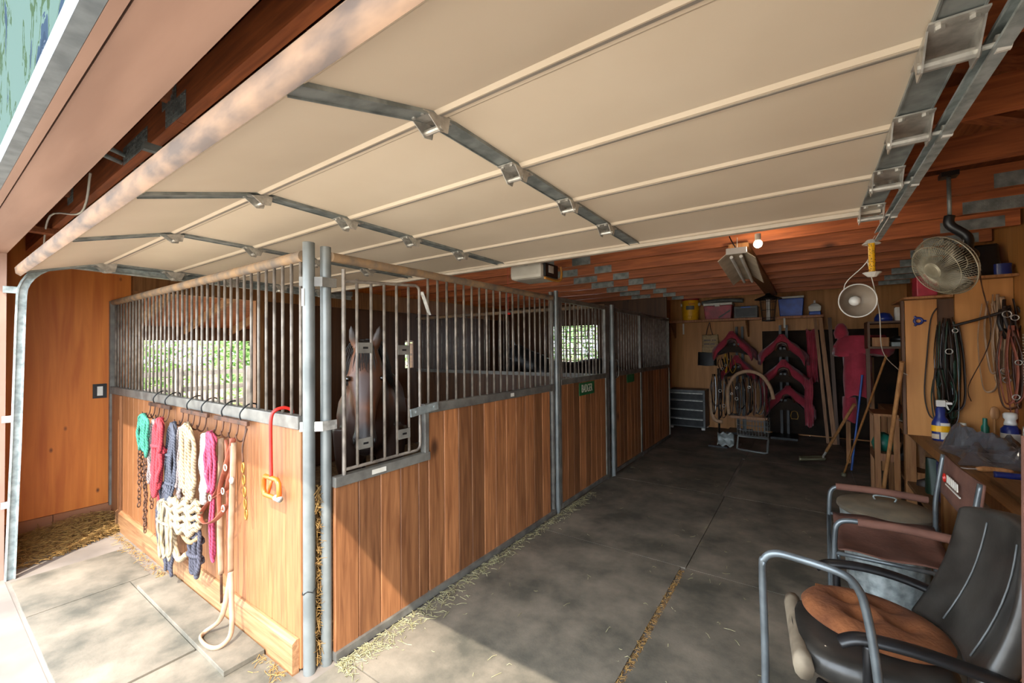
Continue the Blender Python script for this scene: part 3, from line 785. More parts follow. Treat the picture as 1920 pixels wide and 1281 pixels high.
for ch in h2.children:
    if ch.name.startswith('body'):
        ch.material_slots[0].link = 'OBJECT'; ch.material_slots[0].material = MATS['black_coat']
# bedding on the stall floors
mat('shavings', '#8a6a45', .95, c2='#5c4329', scale=25, bump=.4)
bd = MB().grid(lambda u, v: (XL + .02 + u * 3.5, 1.26 + v * 3.85, .02 + .012 * math.sin(u * 23 + v * 7) * math.sin(v * 19)), 24, 24).build('bedding', 'shavings'); tag(bd, 'brown wood shavings bedding on the horse stall floor', 'bedding', kind='stuff')
bd = MB().grid(lambda u, v: (XL + .02 + u * 3.5, 5.26 + v * 2.8, .02 + .012 * math.sin(u * 23 + v * 7) * math.sin(v * 19)), 24, 24).build('bedding', 'shavings'); tag(bd, 'wood shavings bedding under the black horse in the far stall', 'bedding', kind='stuff')
# things in the stall behind the horse
mat('purple_plastic', '#5b3f8c', .5, c2='#452d70', scale=8)
bk = thing('feed_bucket', 'purple feed bucket standing behind the horse in its stall', 'bucket', (-2.42, 2.18, .03))
MB().lathe([(.0, .0), (.13, .0), (.17, .30), (.175, .31), (.16, .30), (.12, .02), (0, .02)], (-2.42, 2.18, .0316), seg=24).build('body', 'purple_plastic', bk, smooth=True, auto=40)
MB().tube([(-2.42 + .165 * math.cos(a * PI / 8), 2.18, .34 + .02 + .14 * math.sin(a * PI / 8)) for a in range(9)], .004, 6).build('bail_handle', 'zinc', bk, smooth=True)

# ------------------------------------------------------------------ tack hanging on the panel
def rope_mat(name, c, c2, k=26):
    m, nt, N, L, B = _new(name)
    tc = N.new('ShaderNodeTexCoord'); wv = N.new('ShaderNodeTexWave'); wv.inputs['Scale'].default_value = k; wv.inputs['Distortion'].default_value = 1.2
    wv.bands_direction = 'DIAGONAL'; L.new(tc.outputs['Object'], wv.inputs['Vector'])
    cr = N.new('ShaderNodeValToRGB'); cr.color_ramp.elements[0].color = (*rgb(c2), 1); cr.color_ramp.elements[1].color = (*rgb(c), 1); cr.color_ramp.elements[1].position = .6
    L.new(wv.outputs['Fac'], cr.inputs[0]); L.new(cr.outputs[0], B.inputs['Base Color']); B.inputs['Roughness'].default_value = .85
    bp = N.new('ShaderNodeBump'); bp.inputs['Strength'].default_value = .5; bp.inputs['Distance'].default_value = .006
    L.new(wv.outputs['Fac'], bp.inputs['Height']); L.new(bp.outputs[0], B.inputs['Normal'])
for n_, a, b in (('rope_green', '#33806a', '#23604e'), ('rope_grey', '#80736f', '#5c5252'), ('rope_red', '#a8303a', '#82202a'), ('rope_navy', '#4b4e5a', '#2b2e3a'),
                 ('rope_cream', '#a89478', '#7c684c'), ('rope_white', '#b3afa9', '#918b83'), ('rope_pink', '#a83a58', '#822740'), ('rope_dark', '#454450', '#2b2a33'), ('rope_tan', '#a3825c', '#7a5d3f')):
    rope_mat(n_, a, b)
mat('leather_salmon', '#96523c', .55, c2='#743827', scale=12)
mat('strap_pale', '#a88c74', .6, c2='#8d7158', scale=10)
mat('rope_wear', '#a1907a', .9, c2='#75664c', scale=20, bump=.3)
RY = 1.125
rl = random.Random(11)
RACKS = ((-4.41, -3.925), (-3.70, -3.235), (-3.125, -2.665))
rack_words = ('beside the orange plywood wall', 'in the middle of the rail', 'next to the red hooked cord')
for (a, b), wd in zip(RACKS, rack_words):
    t = thing('hook_rack', 'rusty hook rack hung over the stall rail ' + wd, 'hook rack', ((a + b) / 2, RY, 1.2))
    MB().beam((a, RY + .012, 1.245), (b, RY + .012, 1.245), .018, .028).build('bar', 'rust_metal', t, bevel=.003)
    for x in (a + (b - a) * .25, a + (b - a) * .80):
        MB().tube(spl([(x, RY + .012, 1.25), (x, RY + .006, 1.30), (x, FY - .015, 1.345), (x, FY + .030, 1.345), (x, FY + .036, 1.31)]), .0045, 6).build('over_hook', 'dark_metal', t, smooth=True)
    for k in range(5):
        x = a + (b - a) * (.06 + .22 * k)
        MB().tube(spl([(x, RY + .012, 1.238), (x, RY + .006, 1.18), (x, RY - .012, 1.145), (x, RY - .036, 1.16), (x, RY - .042, 1.19)]), .0045, 6).build('hook', 'rust_metal', t, smooth=True)
def hank(label, m, x, zt, zb, w, n=3, r=.011, y=0.0, skew=0.0, group='ropes on the rail hooks', name='lead_rope', knots=0, cat='rope'):
    """a rope doubled into hanging loops: one tube per loop, a wrap and a clip"""
    t = thing(name, label, cat, (x, RY - .03 + y, zb), group=None)
    n = n * 2; r *= .66; w *= 1.2
    for k in range(n):
        f = (k + .5) / n - .5
        xo = x + f * w; ww = w / n * rl.uniform(.7, 1.5) + .014; zb_ = zb + rl.uniform(0, .28) * (zt - zb); yy = RY - .028 + y - .012 * (k % 2) - .004 * k
        pts = []
        for a in range(14):
            an = 2 * PI * a / 14
            pts.append((x + (xo - x) * (.35 if math.sin(an) > .8 else 1) + math.cos(an) * ww / 2 * (1 - .45 * max(0, math.sin(an))) + skew * (1 - math.sin(an)) / 2 + rl.uniform(-.011, .011),
                        yy + rl.uniform(-.006, .006), (zt + zb_) / 2 + math.sin(an) * (zt - zb_) / 2))
        pts = spl(pts + [pts[0]], 4)[:-1]
        MB().tube(pts, r, 8, closed=True).build('rope_loop', m, t, smooth=True)
    for k in range(knots):
        z = zt - (zt - zb) * (.4 + .3 * k)
        MB().tube([(x + skew * .4 + (w * .42 + .01) * math.cos(a * PI / 6), RY - .036 + y + .026 * math.sin(a * PI / 6), z + .004 * a % 3) for a in range(12)], r * 1.1, 8, closed=True).build('wrap', m, t, smooth=True)
    return t
def chain(label, x, zt, zb, y=0.0):
    t = thing('chain_lead', label, 'chain', (x, RY - .03 + y, zb), None)
    n = int((zt - zb) / .030); L_ = []
    for me_i in range(2):
        pts = [(.011 * math.cos(a * PI / 5), 0, .020 * math.sin(a * PI / 5)) for a in range(10)]
        L_.append(smesh(MB().tube(pts, .0042, 5, closed=True), 'link', 'rust_metal', True))
    for i in range(n):
        inst('link', L_[i % 2], t, (x + rl.uniform(-.006, .006) - .02 * i / n, RY - .03 + y + rl.uniform(-.004, .004), zt - i * .030), (0, rl.uniform(-.2, .2), PI / 2 * (i % 2) + .4))
    return t
for (x, a, b, y, wd) in ((-4.40, 1.15, .60, 0, 'shortest rusty chain on the hook rack by the plywood wall'), (-4.372, 1.14, .42, -.025, 'rusty chain of middle length, left free beside the green rope'), (-4.335, 1.14, .21, 0.005, 'longest rusty chain lead reaching the kick board'), (-4.275, 1.12, .27, -.015, 'rusty chain lead half hidden behind the green rope'), (-4.165, 1.10, .42, 0, 'rusty chain hanging next to the grey looped rope')):
    chain(wd, x, a, b, y)
hank('teal green rope looped short over a hook by the chains', 'rope_green', -4.14, 1.19, .86, .26, 3, .016, -.05)
hank('stiff grey rope hung in wide loops beside the green rope', 'rope_grey', -3.99, 1.16, .64, .24, 3, .015, -.02, -.06)
hank('bright red lead rope doubled in long loops', 'rope_red', -3.78, 1.19, .62, .20, 3, .019, -.05, -.08, knots=1)
hank('thin red rope tail hanging below the bright red lead rope', 'rope_red', -3.93, .84, .45, .03, 1, .012, -.01)
hank('slate grey lead rope bundle knotted halfway down', 'rope_navy', -3.60, 1.175, .52, .22, 4, .012, -.02, -.10, knots=2)
hank('pale blue-grey rope beside the cream rope', 'rope_grey', -3.44, 1.16, .62, .12, 2, .012, -.03, -.05)
hank('thick cream twisted rope coiled in long loops', 'rope_cream', -3.27, 1.20, .70, .26, 4, .018, -.045)
hank('flat white webbing strap beside the cream rope', 'rope_white', -3.09, 1.15, .72, .07, 2, .020, -.02)
hank('dark navy rope with a ragged low loop near the kick board', 'rope_dark', -3.80, .72, .10, .34, 3, .015, -.01, knots=1)
hank('frayed cream rope with a low tangled coil', 'rope_wear', -3.72, .62, .16, .30, 3, .013, -.035, knots=1)
hank('dark braided rope knotted at its lower end', 'rope_dark', -3.24, .62, .21, .17, 2, .017, -.02, knots=2)
hank('magenta pink rope looped beside the salmon halter', 'rope_pink', -2.96, 1.18, .80, .15, 3, .013, -.03)
hank('long pink rope hanging straight below the magenta loops', 'rope_pink', -3.0, .86, .31, .035, 1, .010, -.01)
# cream coil wrapped crosswise
t = thing('rope_coil', 'cream rope coil wound crosswise into a thick bundle', 'rope', (-3.36, RY - .08, .5), None)
for k in range(6):
    zc = .68 - .028 * k; w = .23 + .02 * math.sin(k)
    pts = [(-3.36 + w * math.cos(a * PI / 8), RY - .075 + .030 * math.sin(a * PI / 8), zc + .05 * math.cos(a * PI / 8 + k) * .6 + .02 * math.sin(3 * a)) for a in range(16)]
    MB().tube(spl(pts + [pts[0]], 3)[:-1], .016, 8, closed=True).build('rope_turn', 'rope_cream', t, smooth=True)
MB().tube(spl([(-3.56, RY - .06, .60), (-3.57, RY - .07, .42), (-3.53, RY - .07, .30), (-3.45, RY - .07, .28), (-3.38, RY - .06, .33)]), .019, 8).build('rope_end', 'rope_cream', t, smooth=True)
MB().tube(spl([(-3.40, RY - .06, .56), (-3.38, RY - .08, .48), (-3.25, RY - .08, .45), (-3.15, RY - .07, .50)]), .015, 8).build('rope_end', 'rope_tan', t, smooth=True)
# leather halter
t = thing('halter', 'salmon leather halter hanging from the last hook with metal rings', 'halter', (-2.85, RY - .04, .62), None)
def strap(pts, w, m, parent, name='strap', th=.22):
    return MB().tube(spl(pts, 6), w, 8, flat=th).build(name, m, parent, smooth=True)
strap([(-2.75, RY - .03, 1.16), (-2.79, RY - .05, 1.02), (-2.84, RY - .05, .92), (-2.96, RY - .05, .79), (-3.08, RY - .06, .70), (-3.12, RY - .07, .64), (-3.03, RY - .08, .62), (-2.90, RY - .08, .66), (-2.80, RY - .07, .73), (-2.77, RY - .06, .78)], .016, 'leather_salmon', t)
strap([(-2.77, RY - .03, 1.16), (-2.74, RY - .04, 1.0), (-2.76, RY - .05, .92), (-2.80, RY - .05, .86), (-2.95, RY - .06, .78)], .016, 'leather_salmon', t, 'cheek_strap')
strap([(-2.80, RY - .05, 1.0), (-2.84, RY - .06, .90), (-2.87, RY - .06, .80), (-2.86, RY - .06, .70)], .013, 'leather_salmon', t, 'throat_strap')
for (x, z) in ((-2.96, .785), (-2.78, .86), (-2.775, .76), (-2.745, 1.0)):
    MB().tube([(x + .018 * math.cos(a * PI / 5), RY - .075, z + .018 * math.sin(a * PI / 5)) for a in range(10)], .0035, 6, closed=True).build('ring', 'zinc', t, smooth=True)
# pale strap with end loop resting on the mat, other straps
t = thing('lunge_strap', 'long pale tan strap ending in a wide loop on the floor mat', 'strap', (-2.72, RY - .05, .03), None)
strap([(-2.72, RY - .04, 1.14), (-2.715, RY - .05, .9), (-2.735, RY - .05, .6), (-2.735, RY - .05, .40)], .016, 'strap_pale', t, th=.35)
strap([(-2.735, RY - .05, .40), (-2.70, RY - .06, .25), (-2.655, RY - .08, .10), (-2.655, RY - .13, .055), (-2.70, RY - .17, .055), (-2.82, RY - .17, .055), (-2.86, RY - .13, .058), (-2.80, RY - .08, .12), (-2.765, RY - .06, .25), (-2.735, RY - .05, .40)], .014, 'strap_pale', t, 'end_loop', .6)
MB().sphere((-2.70, RY - .06, .93), (.02, .012, .022)).build('snap', 'zinc', t, smooth=True)
t = thing('strap', 'narrow cream strap with dark tip hanging by the pink rope', 'strap', (-2.92, RY - .03, .16), None)
strap([(-2.92, RY - .03, 1.14), (-2.925, RY - .035, .60), (-2.905, RY - .035, .33)], .016, 'strap_pale', t, th=.4)
strap([(-2.905, RY - .035, .33), (-2.90, RY - .035, .16)], .008, 'rust_metal', t, 'tip')
t = thing('strap', 'thin brown leather strap in the gap beside the pale strap', 'strap', (-2.83, RY - .02, .29), None)
strap([(-2.85, RY - .03, 1.14), (-2.84, RY - .02, .6), (-2.835, RY - .02, .29)], .011, 'leather_salmon', t, th=.3)
t = thing('snap_chain', 'brass snap hooks hanging beside the halter', 'snap hook', (-2.64, RY - .02, .66), None)
mat('brass', '#b58a3f', .35, .6, c2='#7f5a24', scale=20)
for i, z in enumerate((1.0, .93, .86, .79, .73)):
    MB().tube([(-2.655 + .014 * math.cos(a * PI / 5), RY - .02 + .004 * i, z + .03 * math.sin(a * PI / 5)) for a in range(10)], .0045, 6, closed=True).build('link', 'brass', t, smooth=True)
MB().tube(spl([(-2.665, RY + .005, 1.22), (-2.66, RY - .02, 1.12), (-2.655, RY - .02, 1.03)]), .005, 6).build('cord', 'rust_metal', t, smooth=True)
# red hook cord with orange handle
mat('red_gloss', '#c3261c', .35, c2='#a81d15', scale=10); mat('orange_plastic', '#d8611b', .35, c2='#c24f10', scale=10)
t = thing('hook_stick', 'red rod with hooked top and orange grip, hung over the rail', 'hook tool', (-2.37, RY, .88), None)
MB().tube(spl([(-2.345, FY + .03, 1.30), (-2.345, FY + .034, 1.335), (-2.355, FY, 1.355), (-2.365, FY - .045, 1.345), (-2.372, RY, 1.30), (-2.375, RY, 1.15), (-2.37, RY, .985)]), .0095, 10).build('rod', 'red_gloss', t, smooth=True)
MB().tube([(-2.435, RY, .985), (-2.31, RY, .985), (-2.29, RY, .965), (-2.285, RY, .91), (-2.30, RY, .885), (-2.44, RY, .885), (-2.455, RY, .91), (-2.452, RY, .965)], .013, 10, closed=True).cyl((-2.36, RY, .985), (-2.40, RY, .9), .008).build('grip', 'orange_plastic', t, smooth=True)
MB().cyl((-2.325, RY, .888), (-2.275, RY, .888), .016, 12).build('grip_end', 'galv', t, smooth=True)
# narrow rubber mat against the kick board
tag(MB().box(-3.86, -2.455, .932, 1.13, MT + .0005, MT + .028).build('strip_mat', 'rubber_mat', bevel=.003), 'narrow thick rubber strip mat lying along the kick board', 'rubber mat')
# outlet
t = thing('outlet', 'open electrical outlet box set into the orange plywood', 'outlet', (XL, 1.09, 1.24))
MB().box(XL + .0005, XL + .012, 1.045, 1.145, 1.215, 1.355).build('box', 'black_plastic', t)
MB().box(XL + .012, XL + .02, 1.075, 1.115, 1.24, 1.33).build('receptacle', 'white_plastic', t)
# straw
mat('straw', '#96743c', .8, c2='#6a4a20', scale=30, rnd=.1)
mat('hay_pale', '#948d6c', .8, c2='#7d7650', scale=30)
def straw(name, label, n, fn, seed, m='straw', r=.0022, lmin=.05, lmax=.16, tilt=.35):
    q = random.Random(seed); b = MB()
    for i in range(n):
        x, y, z = fn(q); a = q.uniform(0, 2 * PI); e = q.uniform(-tilt, tilt); L_ = q.uniform(lmin, lmax)
        d = V(math.cos(a) * math.cos(e), math.sin(a) * math.cos(e), math.sin(e)); p = V(x, y, z)
        s = d.cross(V(0, 0, 1)).normalized() * r
        k = V(0, 0, q.uniform(-.01, .02)) 
        p0, p1, p2 = p - d * L_ / 2, p + k * .6, p + d * L_ / 2
        lo_ = min(p0.z, p1.z, p2.z)
        if lo_ < .003: sh = V(0, 0, .003 - lo_); p0 += sh; p1 += sh; p2 += sh
        up = V(0, 0, r)
        b.add([p0 - s, p0 + up, p0 + s, p1 - s, p1 + up, p1 + s, p2 - s, p2 + up, p2 + s],
              [(0, 1, 4, 3), (1, 2, 5, 4), (3, 4, 7, 6), (4, 5, 8, 7), (2, 0, 3, 5), (5, 3, 6, 8)])
    o = b.build(name, m); tag(o, label, 'straw', kind='stuff'); return o
def pile(q):
    y = q.uniform(.48, 1.13); x = XL + .10 + abs(q.gauss(0, .33)) * (0.5 + y * .6)
    x = min(x, -5.30 + .5 * (1.15 - y)); h = max(0, .16 - (x - XL) * .22) * min(1, y / .9)
    return x, y, .004 + h * q.random()
straw('straw_pile', 'golden straw heaped at the foot of the plywood wall', 2600, pile, 5)
MB().loft([[V(XL + .03, .45, .002), V(-5.15, .45, .002), V(-5.25, .45, .012), V(XL + .03, .45, .04)], [V(XL + .03, 1.14, .002), V(-5.32, 1.14, .002), V(-5.42, 1.14, .02), V(XL + .03, 1.14, .10)]]).build('dirt_bank', 'dirt').update_tag()
tag(bpy.data.objects['dirt_bank'], 'brown chaff and dirt under the straw by the plywood wall', 'dirt', kind='stuff')
straw('hay_wisps', 'pale hay caught between the two corner posts', 420, lambda q: (-2.135 + q.uniform(-.03, .02), 1.247 + q.uniform(-.014, .014), q.uniform(.02, .95) ** 1.0), 6, 'straw', .0016, .03, .09, 1.4)
def along(q):
    y = 1.3 + 3.2 * q.random() ** 1.6; return SX + .045 + abs(q.gauss(0, .045 + .03 * (y < 2.2))), y, MT + .004
straw('hay_scatter', 'hay bits strewn along the foot of the stall planks', 900, along, 8, 'hay_pale', .0018, .01, .07, .15)
def all_floor(q): return -2.0 + 2.2 * q.random(), 1.0 + 5 * q.random() ** 1.3, MT + .003
straw('hay_bits', 'loose hay bits dropped across the dark aisle mats', 160, all_floor, 9, 'hay_pale', .0016, .01, .06, .1)
def crack(q): return -.785 + q.uniform(-.022, .022), 0.6 + 2.7 * q.random(), .006
straw('crack_chaff', 'chaff packed into the gap between the aisle mats', 700, crack, 10, 'straw', .002, .01, .05, .2)
def kick(q): return -5.3 + 3.1 * q.random(), FY - .075 - abs(q.gauss(0, .03)), MT + .004
straw('kick_chaff', 'straw chaff along the foot of the weathered kick board', 500, kick, 12, 'straw', .0018, .01, .06, .2)

mat('dark_pad_shade', '#33261b', .9, c2='#1f1711', scale=5, bump=.2)  # dark saddle pads, also the painted shade sheet on the back wall
mat('leather_dark', '#2a1b14', .55, c2='#1a110c', scale=10)
mat('leather_brown', '#5a3521', .4, c2='#3b2114', scale=10)
# ------------------------------------------------------------------ opener, lamps, fan under the ceiling
mat('opener_white', '#cfc9bd', .4, c2='#bdb6a8', scale=5); mat('amber_lens', '#c98a3a', .3, c2='#a86f2b', scale=6)
mat('yellow', '#f0b414', .45, c2='#dba00c', scale=10)
t = thing('garage_opener', 'white and black garage door opener hung from the trusses', 'door opener', (-2.24, 3.6, 2.33))
def rbox(x0, x1, y0, y1, z0, z1, name, m, parent, bevel=.015): return MB().box(x0, x1, y0, y1, z0, z1).build(name, m, parent, bevel=bevel)
rbox(-2.43, -2.06, 3.45, 3.80, 2.345, 2.50, 'cover', 'opener_white', t, .035)
rbox(-2.062, -2.035, 3.49, 3.74, 2.36, 2.49, 'motor_housing', 'black_plastic', t, .006)
MB().tube(spl([(-2.05, 3.50, 2.345), (-2.04, 3.66, 2.338), (-2.03, 3.77, 2.35), (-2.03, 3.80, 2.42), (-2.035, 3.79, 2.49)]), .013, 8).build('light_lens', 'amber_lens', t, smooth=True)
rbox(-2.0345, -2.031, 3.55, 3.64, 2.40, 2.47, 'spec_label', 'paper_white', t, 0)
for x in (-2.36, -2.12): MB().box(x - .012, x + .012, 3.62, 3.624, 2.50, 2.60).build('hanger_strap', 'galv', t)
MB().beam((-2.23, 3.45, 2.49), (-2.23, .55, 2.52), .03, .03).build('rail', 'galv_dull', t)
MB().beam((-2.23, 3.15, 2.475), (-2.16, 2.93, 2.41), .022, .012).box(-2.26, -2.20, 3.08, 3.20, 2.455, 2.475).build('door_arm', 'dark_metal', t)
MB().tube(spl([(-2.23, 3.14, 2.455), (-2.23, 3.14, 2.2), (-2.23, 3.14, 1.99)]), .002, 5).build('release_cord', 'red_gloss', t)
MB().cyl((-2.255, 3.14, 1.985), (-2.205, 3.14, 1.985), .009, 8).build('release_handle', 'red_gloss', t)

t = thing('shop_light', 'twin-tube shop light with dusty reflector wings hung on a chain', 'light fixture', (-.47, 4.4, 2.3))
A = V(-.46, 3.88, 2.45); B_ = V(-.48, 4.95, 2.38); d = (B_ - A).normalized(); sx_ = V(1, 0, 0); up_ = sx_.cross(d).normalized()
mat('lamp_white', '#cdbfa9', .5, c2='#b3a38b', scale=8)
MB().beam(A, B_, .07, .045, up=up_).build('housing', 'lamp_white', t)
for s in (-1, 1):
    MB().prism([A + sx_ * s * .035 + up_ * .01, A + sx_ * s * .135 - up_ * .075, A + sx_ * s * .139 - up_ * .071, A + sx_ * s * .037 + up_ * .016], B_ - A).build('reflector_wing', 'lamp_white', t)
    MB().cyl(A + sx_ * s * .035 - up_ * .05, B_ + sx_ * s * .035 - up_ * .05, .013, 12).build('tube_lamp', 'white_plastic', t, smooth=True, auto=40)
MB().beam(A - d * .006 + up_ * .0, A + d * .012, .15, .05, up=up_).build('end_cap', 'white_plastic', t)
for p in (A + d * .08, B_ - d * .1):
    MB().tube([p + up_ * .02, p + V(0, 0, .06), V(p.x, p.y, 2.575)], .003, 5).build('chain', 'zinc', t)
MB().tube(spl([A + up_ * .02, A + V(-.03, 0, .08), V(A.x - .05, A.y + .02, 2.58)]), .005, 6).build('power_cord', 'black_plastic', t, smooth=True)

t = thing('light_bulb', 'bare white bulb in a socket under the ceiling joists', 'light bulb', (-.31, 3.95, 2.5))
MB().sphere((-.31, 3.95, 2.50), .034, 16, 12).build('globe', 'white_plastic', t, smooth=True)
mat('bulb_added_glow', '#f2e6d2', .4, emit=((1.0, .86, .66), 0.8))  # added glow, the bulb itself is off
bpy.context.view_layer.objects.active = None
t.children[0].data.materials[0] = MATS['bulb_added_glow']
_ld = bpy.data.lights.new('bulb_fill', 'POINT'); _ld.energy = 4; _ld.color = (1.0, .84, .64); _ld.shadow_soft_size = .05  # added faint fill at the unlit bulb to brighten the ceiling
_lo = bpy.data.objects.new('bulb_fill', _ld); COL.objects.link(_lo); _lo.parent = t; _lo.location = V(-.31, 3.95, 2.44) - OFF[t.name]
MB().cyl((-.31, 3.95, 2.528), (-.31, 3.95, 2.58), .022, 14).build('socket', 'paper_white', t, smooth=True, auto=40)

# hanging wire-guard fan
mat('fan_wire', '#b5ac94', .4, .4, c2='#8f866e', scale=12); mat('fan_blade', '#8a8270', .4, .2, c2='#6f6757', scale=6, alpha=.85)
fan = thing('hanging_fan', 'wire-guard fan hung from a rod above the workbench', 'fan', (.62, 3.14, 2.08))
ax = V(-.80, -.45, -.40).normalized(); c0 = V(.60, 3.10, 2.08); fu = (V(0, 0, 1) - ax * ax.z).normalized(); fr = ax.cross(fu)
R = .160; K = R / .232
def fp_(r, h, a):
    r = r if r <= R + .001 and r > R - .009 else r * K
    h *= K
    return c0 + ax * h + fr * math.cos(a) * r + fu * math.sin(a) * r
fg = MB(); bg = MB()
for k in range(84):
    a = 2 * PI * k / 84
    fg.tube([fp_(.062, .098, a + .10), fp_(.13, .092, a + .06), fp_(.19, .070, a + .03), fp_(R - .006, .032, a), fp_(R, .0, a)], .0013, 4)
    if k % 2 == 0: bg.tube([fp_(R, .0, a), fp_(R - .008, -.03, a), fp_(.19, -.06, a), fp_(.08, -.085, a)], .0013, 4)
for (r, h) in ((R, 0), (.185, .073), (.062, .098)): fg.tube([fp_(r, h, 2 * PI * k / 48) for k in range(48)], .0028 if r == R else .002, 5, closed=True)
for (r, h) in ((R - .002, -.006), (.185, -.062), (.08, -.085)): bg.tube([fp_(r, h, 2 * PI * k / 48) for k in range(48)], .0025, 5, closed=True)
fg.build('front_guard', 'fan_wire', fan, smooth=True); bg.build('back_guard', 'fan_wire', fan, smooth=True)
MB().lathe([(0, .075), (.034, .073), (.046, .067), (.034, .062), (0, .062)], c0, ax, 24).build('badge', 'fan_wire', fan, smooth=True)
for k in range(3):
    a0 = 2 * PI * k / 3 + .4; rings_ = []
    def bl(u, v, a0=a0): 
        r = .045 + .16 * u; a = a0 + (v - .5) * (1.25 - .25 * u); return fp_(r, .02 + .035 * (v - .5) * 2 * (1 - .3 * u), a)
    MB().grid(bl, 6, 8, thick=ax * .003).build('blade', 'fan_blade', fan, smooth=True)
MB().lathe([(0, .03), (.03, .027), (.034, .0), (.045, -.062), (.043, -.13), (.03, -.15), (0, -.155)], c0, ax, 20).build('motor', 'black_plastic', fan, smooth=True)
pb = c0 - ax * .11
MB().tube(spl([pb, pb + V(.01, .01, .10), V(.634, pb.y + .01, 2.30), V(.634, pb.y + .01, 2.35)]), [.02] * 19 if 0 else .022, 10).build('swivel', 'black_plastic', fan, smooth=True)
MB().cyl((.634, pb.y + .01, 2.34), (.634, pb.y + .01, 2.56), .009, 10).build('rod', 'galv_dull', fan, smooth=True)
MB().box(.60, .668, pb.y - .025, pb.y + .045, 2.555, 2.579).build('mount', 'black_plastic', fan)
MB().tube(spl([pb + V(.04, 0, 0), (.80, 3.4, 2.0), (.90, 3.7, 1.7), (1.0, 4.6, 1.35), (1.1, 5.0, 1.2)]), .003, 6).build('power_cord', 'rust_metal', fan, smooth=True)

# fly stick and reflector lamp below the track end
bs = thing('fly_trap', 'yellow sticky fly stick with flared white paper ends', 'fly trap', (.345, 3.46, 2.10))
MB().lathe([(0, 2.10), (.017, 2.10), (.017, 2.325), (0, 2.325)], (.345, 3.46, 0), seg=14).build('stick', 'yellow', bs, smooth=True, auto=40)
fb = MB(); q = random.Random(2)
for k in range(160): 
    a = q.uniform(0, 2 * PI); fb.sphere((.345 + .0175 * math.cos(a), 3.46 + .0175 * math.sin(a), q.uniform(2.11, 2.31)), .0022, 5, 4)
o = fb.build('flies', 'black_plastic', bs); o['kind'] = 'stuff'
for z, s in ((2.325, 1), (2.10, -1)):
    MB().lathe([(.016, z), (.022, z + .004 * s), (.048, z - .022 * s if s > 0 else z + .022), (.046, z - .024 * s if s > 0 else z + .024), (.018, z)], (.345, 3.46, 0), seg=10, caps=False).build('paper_cap', 'paper_white', bs)
MB().cyl((.345, 3.46, 2.32), (.36, 3.42, 2.345), .0015, 5).build('string', 'paper_white', bs)
hl = thing('reflector_lamp', 'round white reflector lamp facing the door, hung below the track', 'lamp', (.29, 3.5, 1.84))
la = V(.35, -.93, -.06).normalized(); lc = V(.275, 3.5, 1.955)
mat('reflector_in', '#a39482', .4, .2, c2='#7f7162', scale=5)
MB().lathe([(.102, 0), (.107, .004), (.110, .0), (.104, -.010), (.08, -.045), (.044, -.072), (.04, -.074)], lc, la, 36, caps=False).build('rim_shell', 'white_plastic', hl, smooth=True)
MB().lathe([(.102, .0), (.092, -.018), (.08, -.04), (.062, -.055), (.044, -.067), (0, -.069)], lc, la, 36, caps=False).build('reflector', 'reflector_in', hl, smooth=True)
MB().lathe([(.04, -.072), (.04, -.13), (.03, -.15), (0, -.15)], lc, la, 20).build('socket', 'white_plastic', hl, smooth=True, auto=40)
MB().sphere(lc - la * .035, .032, 16, 12).build('bulb', 'white_plastic', hl, smooth=True)
MB().tube(spl([lc - la * .15, lc - la * .15 + V(0, 0, .12), V(.325, 3.52, 2.2), V(.37, 3.44, 2.33)]), .003, 6).build('cord', 'paper_white', hl, smooth=True)
MB().tube(spl([(.33, 3.52, 2.2), (.40, 3.7, 1.9), (.48, 4.3, 1.62), (.66, 5.0, 1.45), (.73, 5.08, 1.40)]), .003, 6).build('cord', 'paper_white', hl, smooth=True)

# ------------------------------------------------------------------ back wall shelf and what stands on it
sh = thing('wall_shelf', 'long plank shelf across the brown back wall', 'shelf', (-1.05, 9.3, 2.17))
MB().box(-2.36, .25, 9.08, 9.495, 2.175, 2.20).build('board', 'lumber', sh)
MB().box(-2.36, .25, 9.06, 9.079, 2.16, 2.202).build('front_edge', 'plank', sh)
for x in (-2.33, -.95, .22): MB().prism([(x, 9.10, 2.174), (x, 9.49, 2.174), (x, 9.49, 1.85)], (.03, 0, 0)).build('bracket', 'lumber', sh)
mat('red_plastic', '#b82f42', .45, c2='#86202f', scale=8); mat('blue_plastic', '#2a5cc8', .45, c2='#2149a3', scale=8); mat('grey_plastic', '#5d6060', .5, c2='#474a4a', scale=10)
ck = thing('water_cooler', 'yellow drink cooler with red lid and spigot on the wall shelf', 'cooler', (-1.955, 9.27, 2.2025))
MB().lathe([(0, 2.2025), (.145, 2.2025), (.158, 2.23), (.163, 2.60), (.155, 2.615), (0, 2.615)], (-1.955, 9.27, 0), seg=28).build('body', 'yellow', ck, smooth=True, auto=40)
MB().lathe([(0, 2.616), (.164, 2.616), (.166, 2.66), (.15, 2.68), (0, 2.685)], (-1.955, 9.27, 0), seg=28).build('lid', 'red_plastic', ck, smooth=True, auto=40)
MB().box(-1.98, -1.90, 9.085, 9.118, 2.225, 2.29).build('spigot', 'yellow', ck, bevel=.008)
for s in (-1, 1): MB().cyl((-1.955 + s * .155, 9.25, 2.53), (-1.955 + s * .185, 9.24, 2.53), .035, 16).build('handle', 'white_plastic', ck, smooth=True, auto=40)
MB().grid(lambda u, v: (-1.955 + .1645 * math.sin(-.35 + u * 1.0), 9.27 - .1645 * math.cos(-.35 + u * 1.0), 2.42 + .08 * v), 8, 1, thick=(0, .001, 0)).build('photo_label', 'grey_plastic', ck)
text('Igloo', .06, 'red_plastic', ck, (-1.90, 9.1085, 2.54), (PI / 2, 0, .3), depth=.002)
rc = thing('ice_chest', 'red ice chest with white lid on the wall shelf', 'cooler', (-1.42, 9.27, 2.2025))
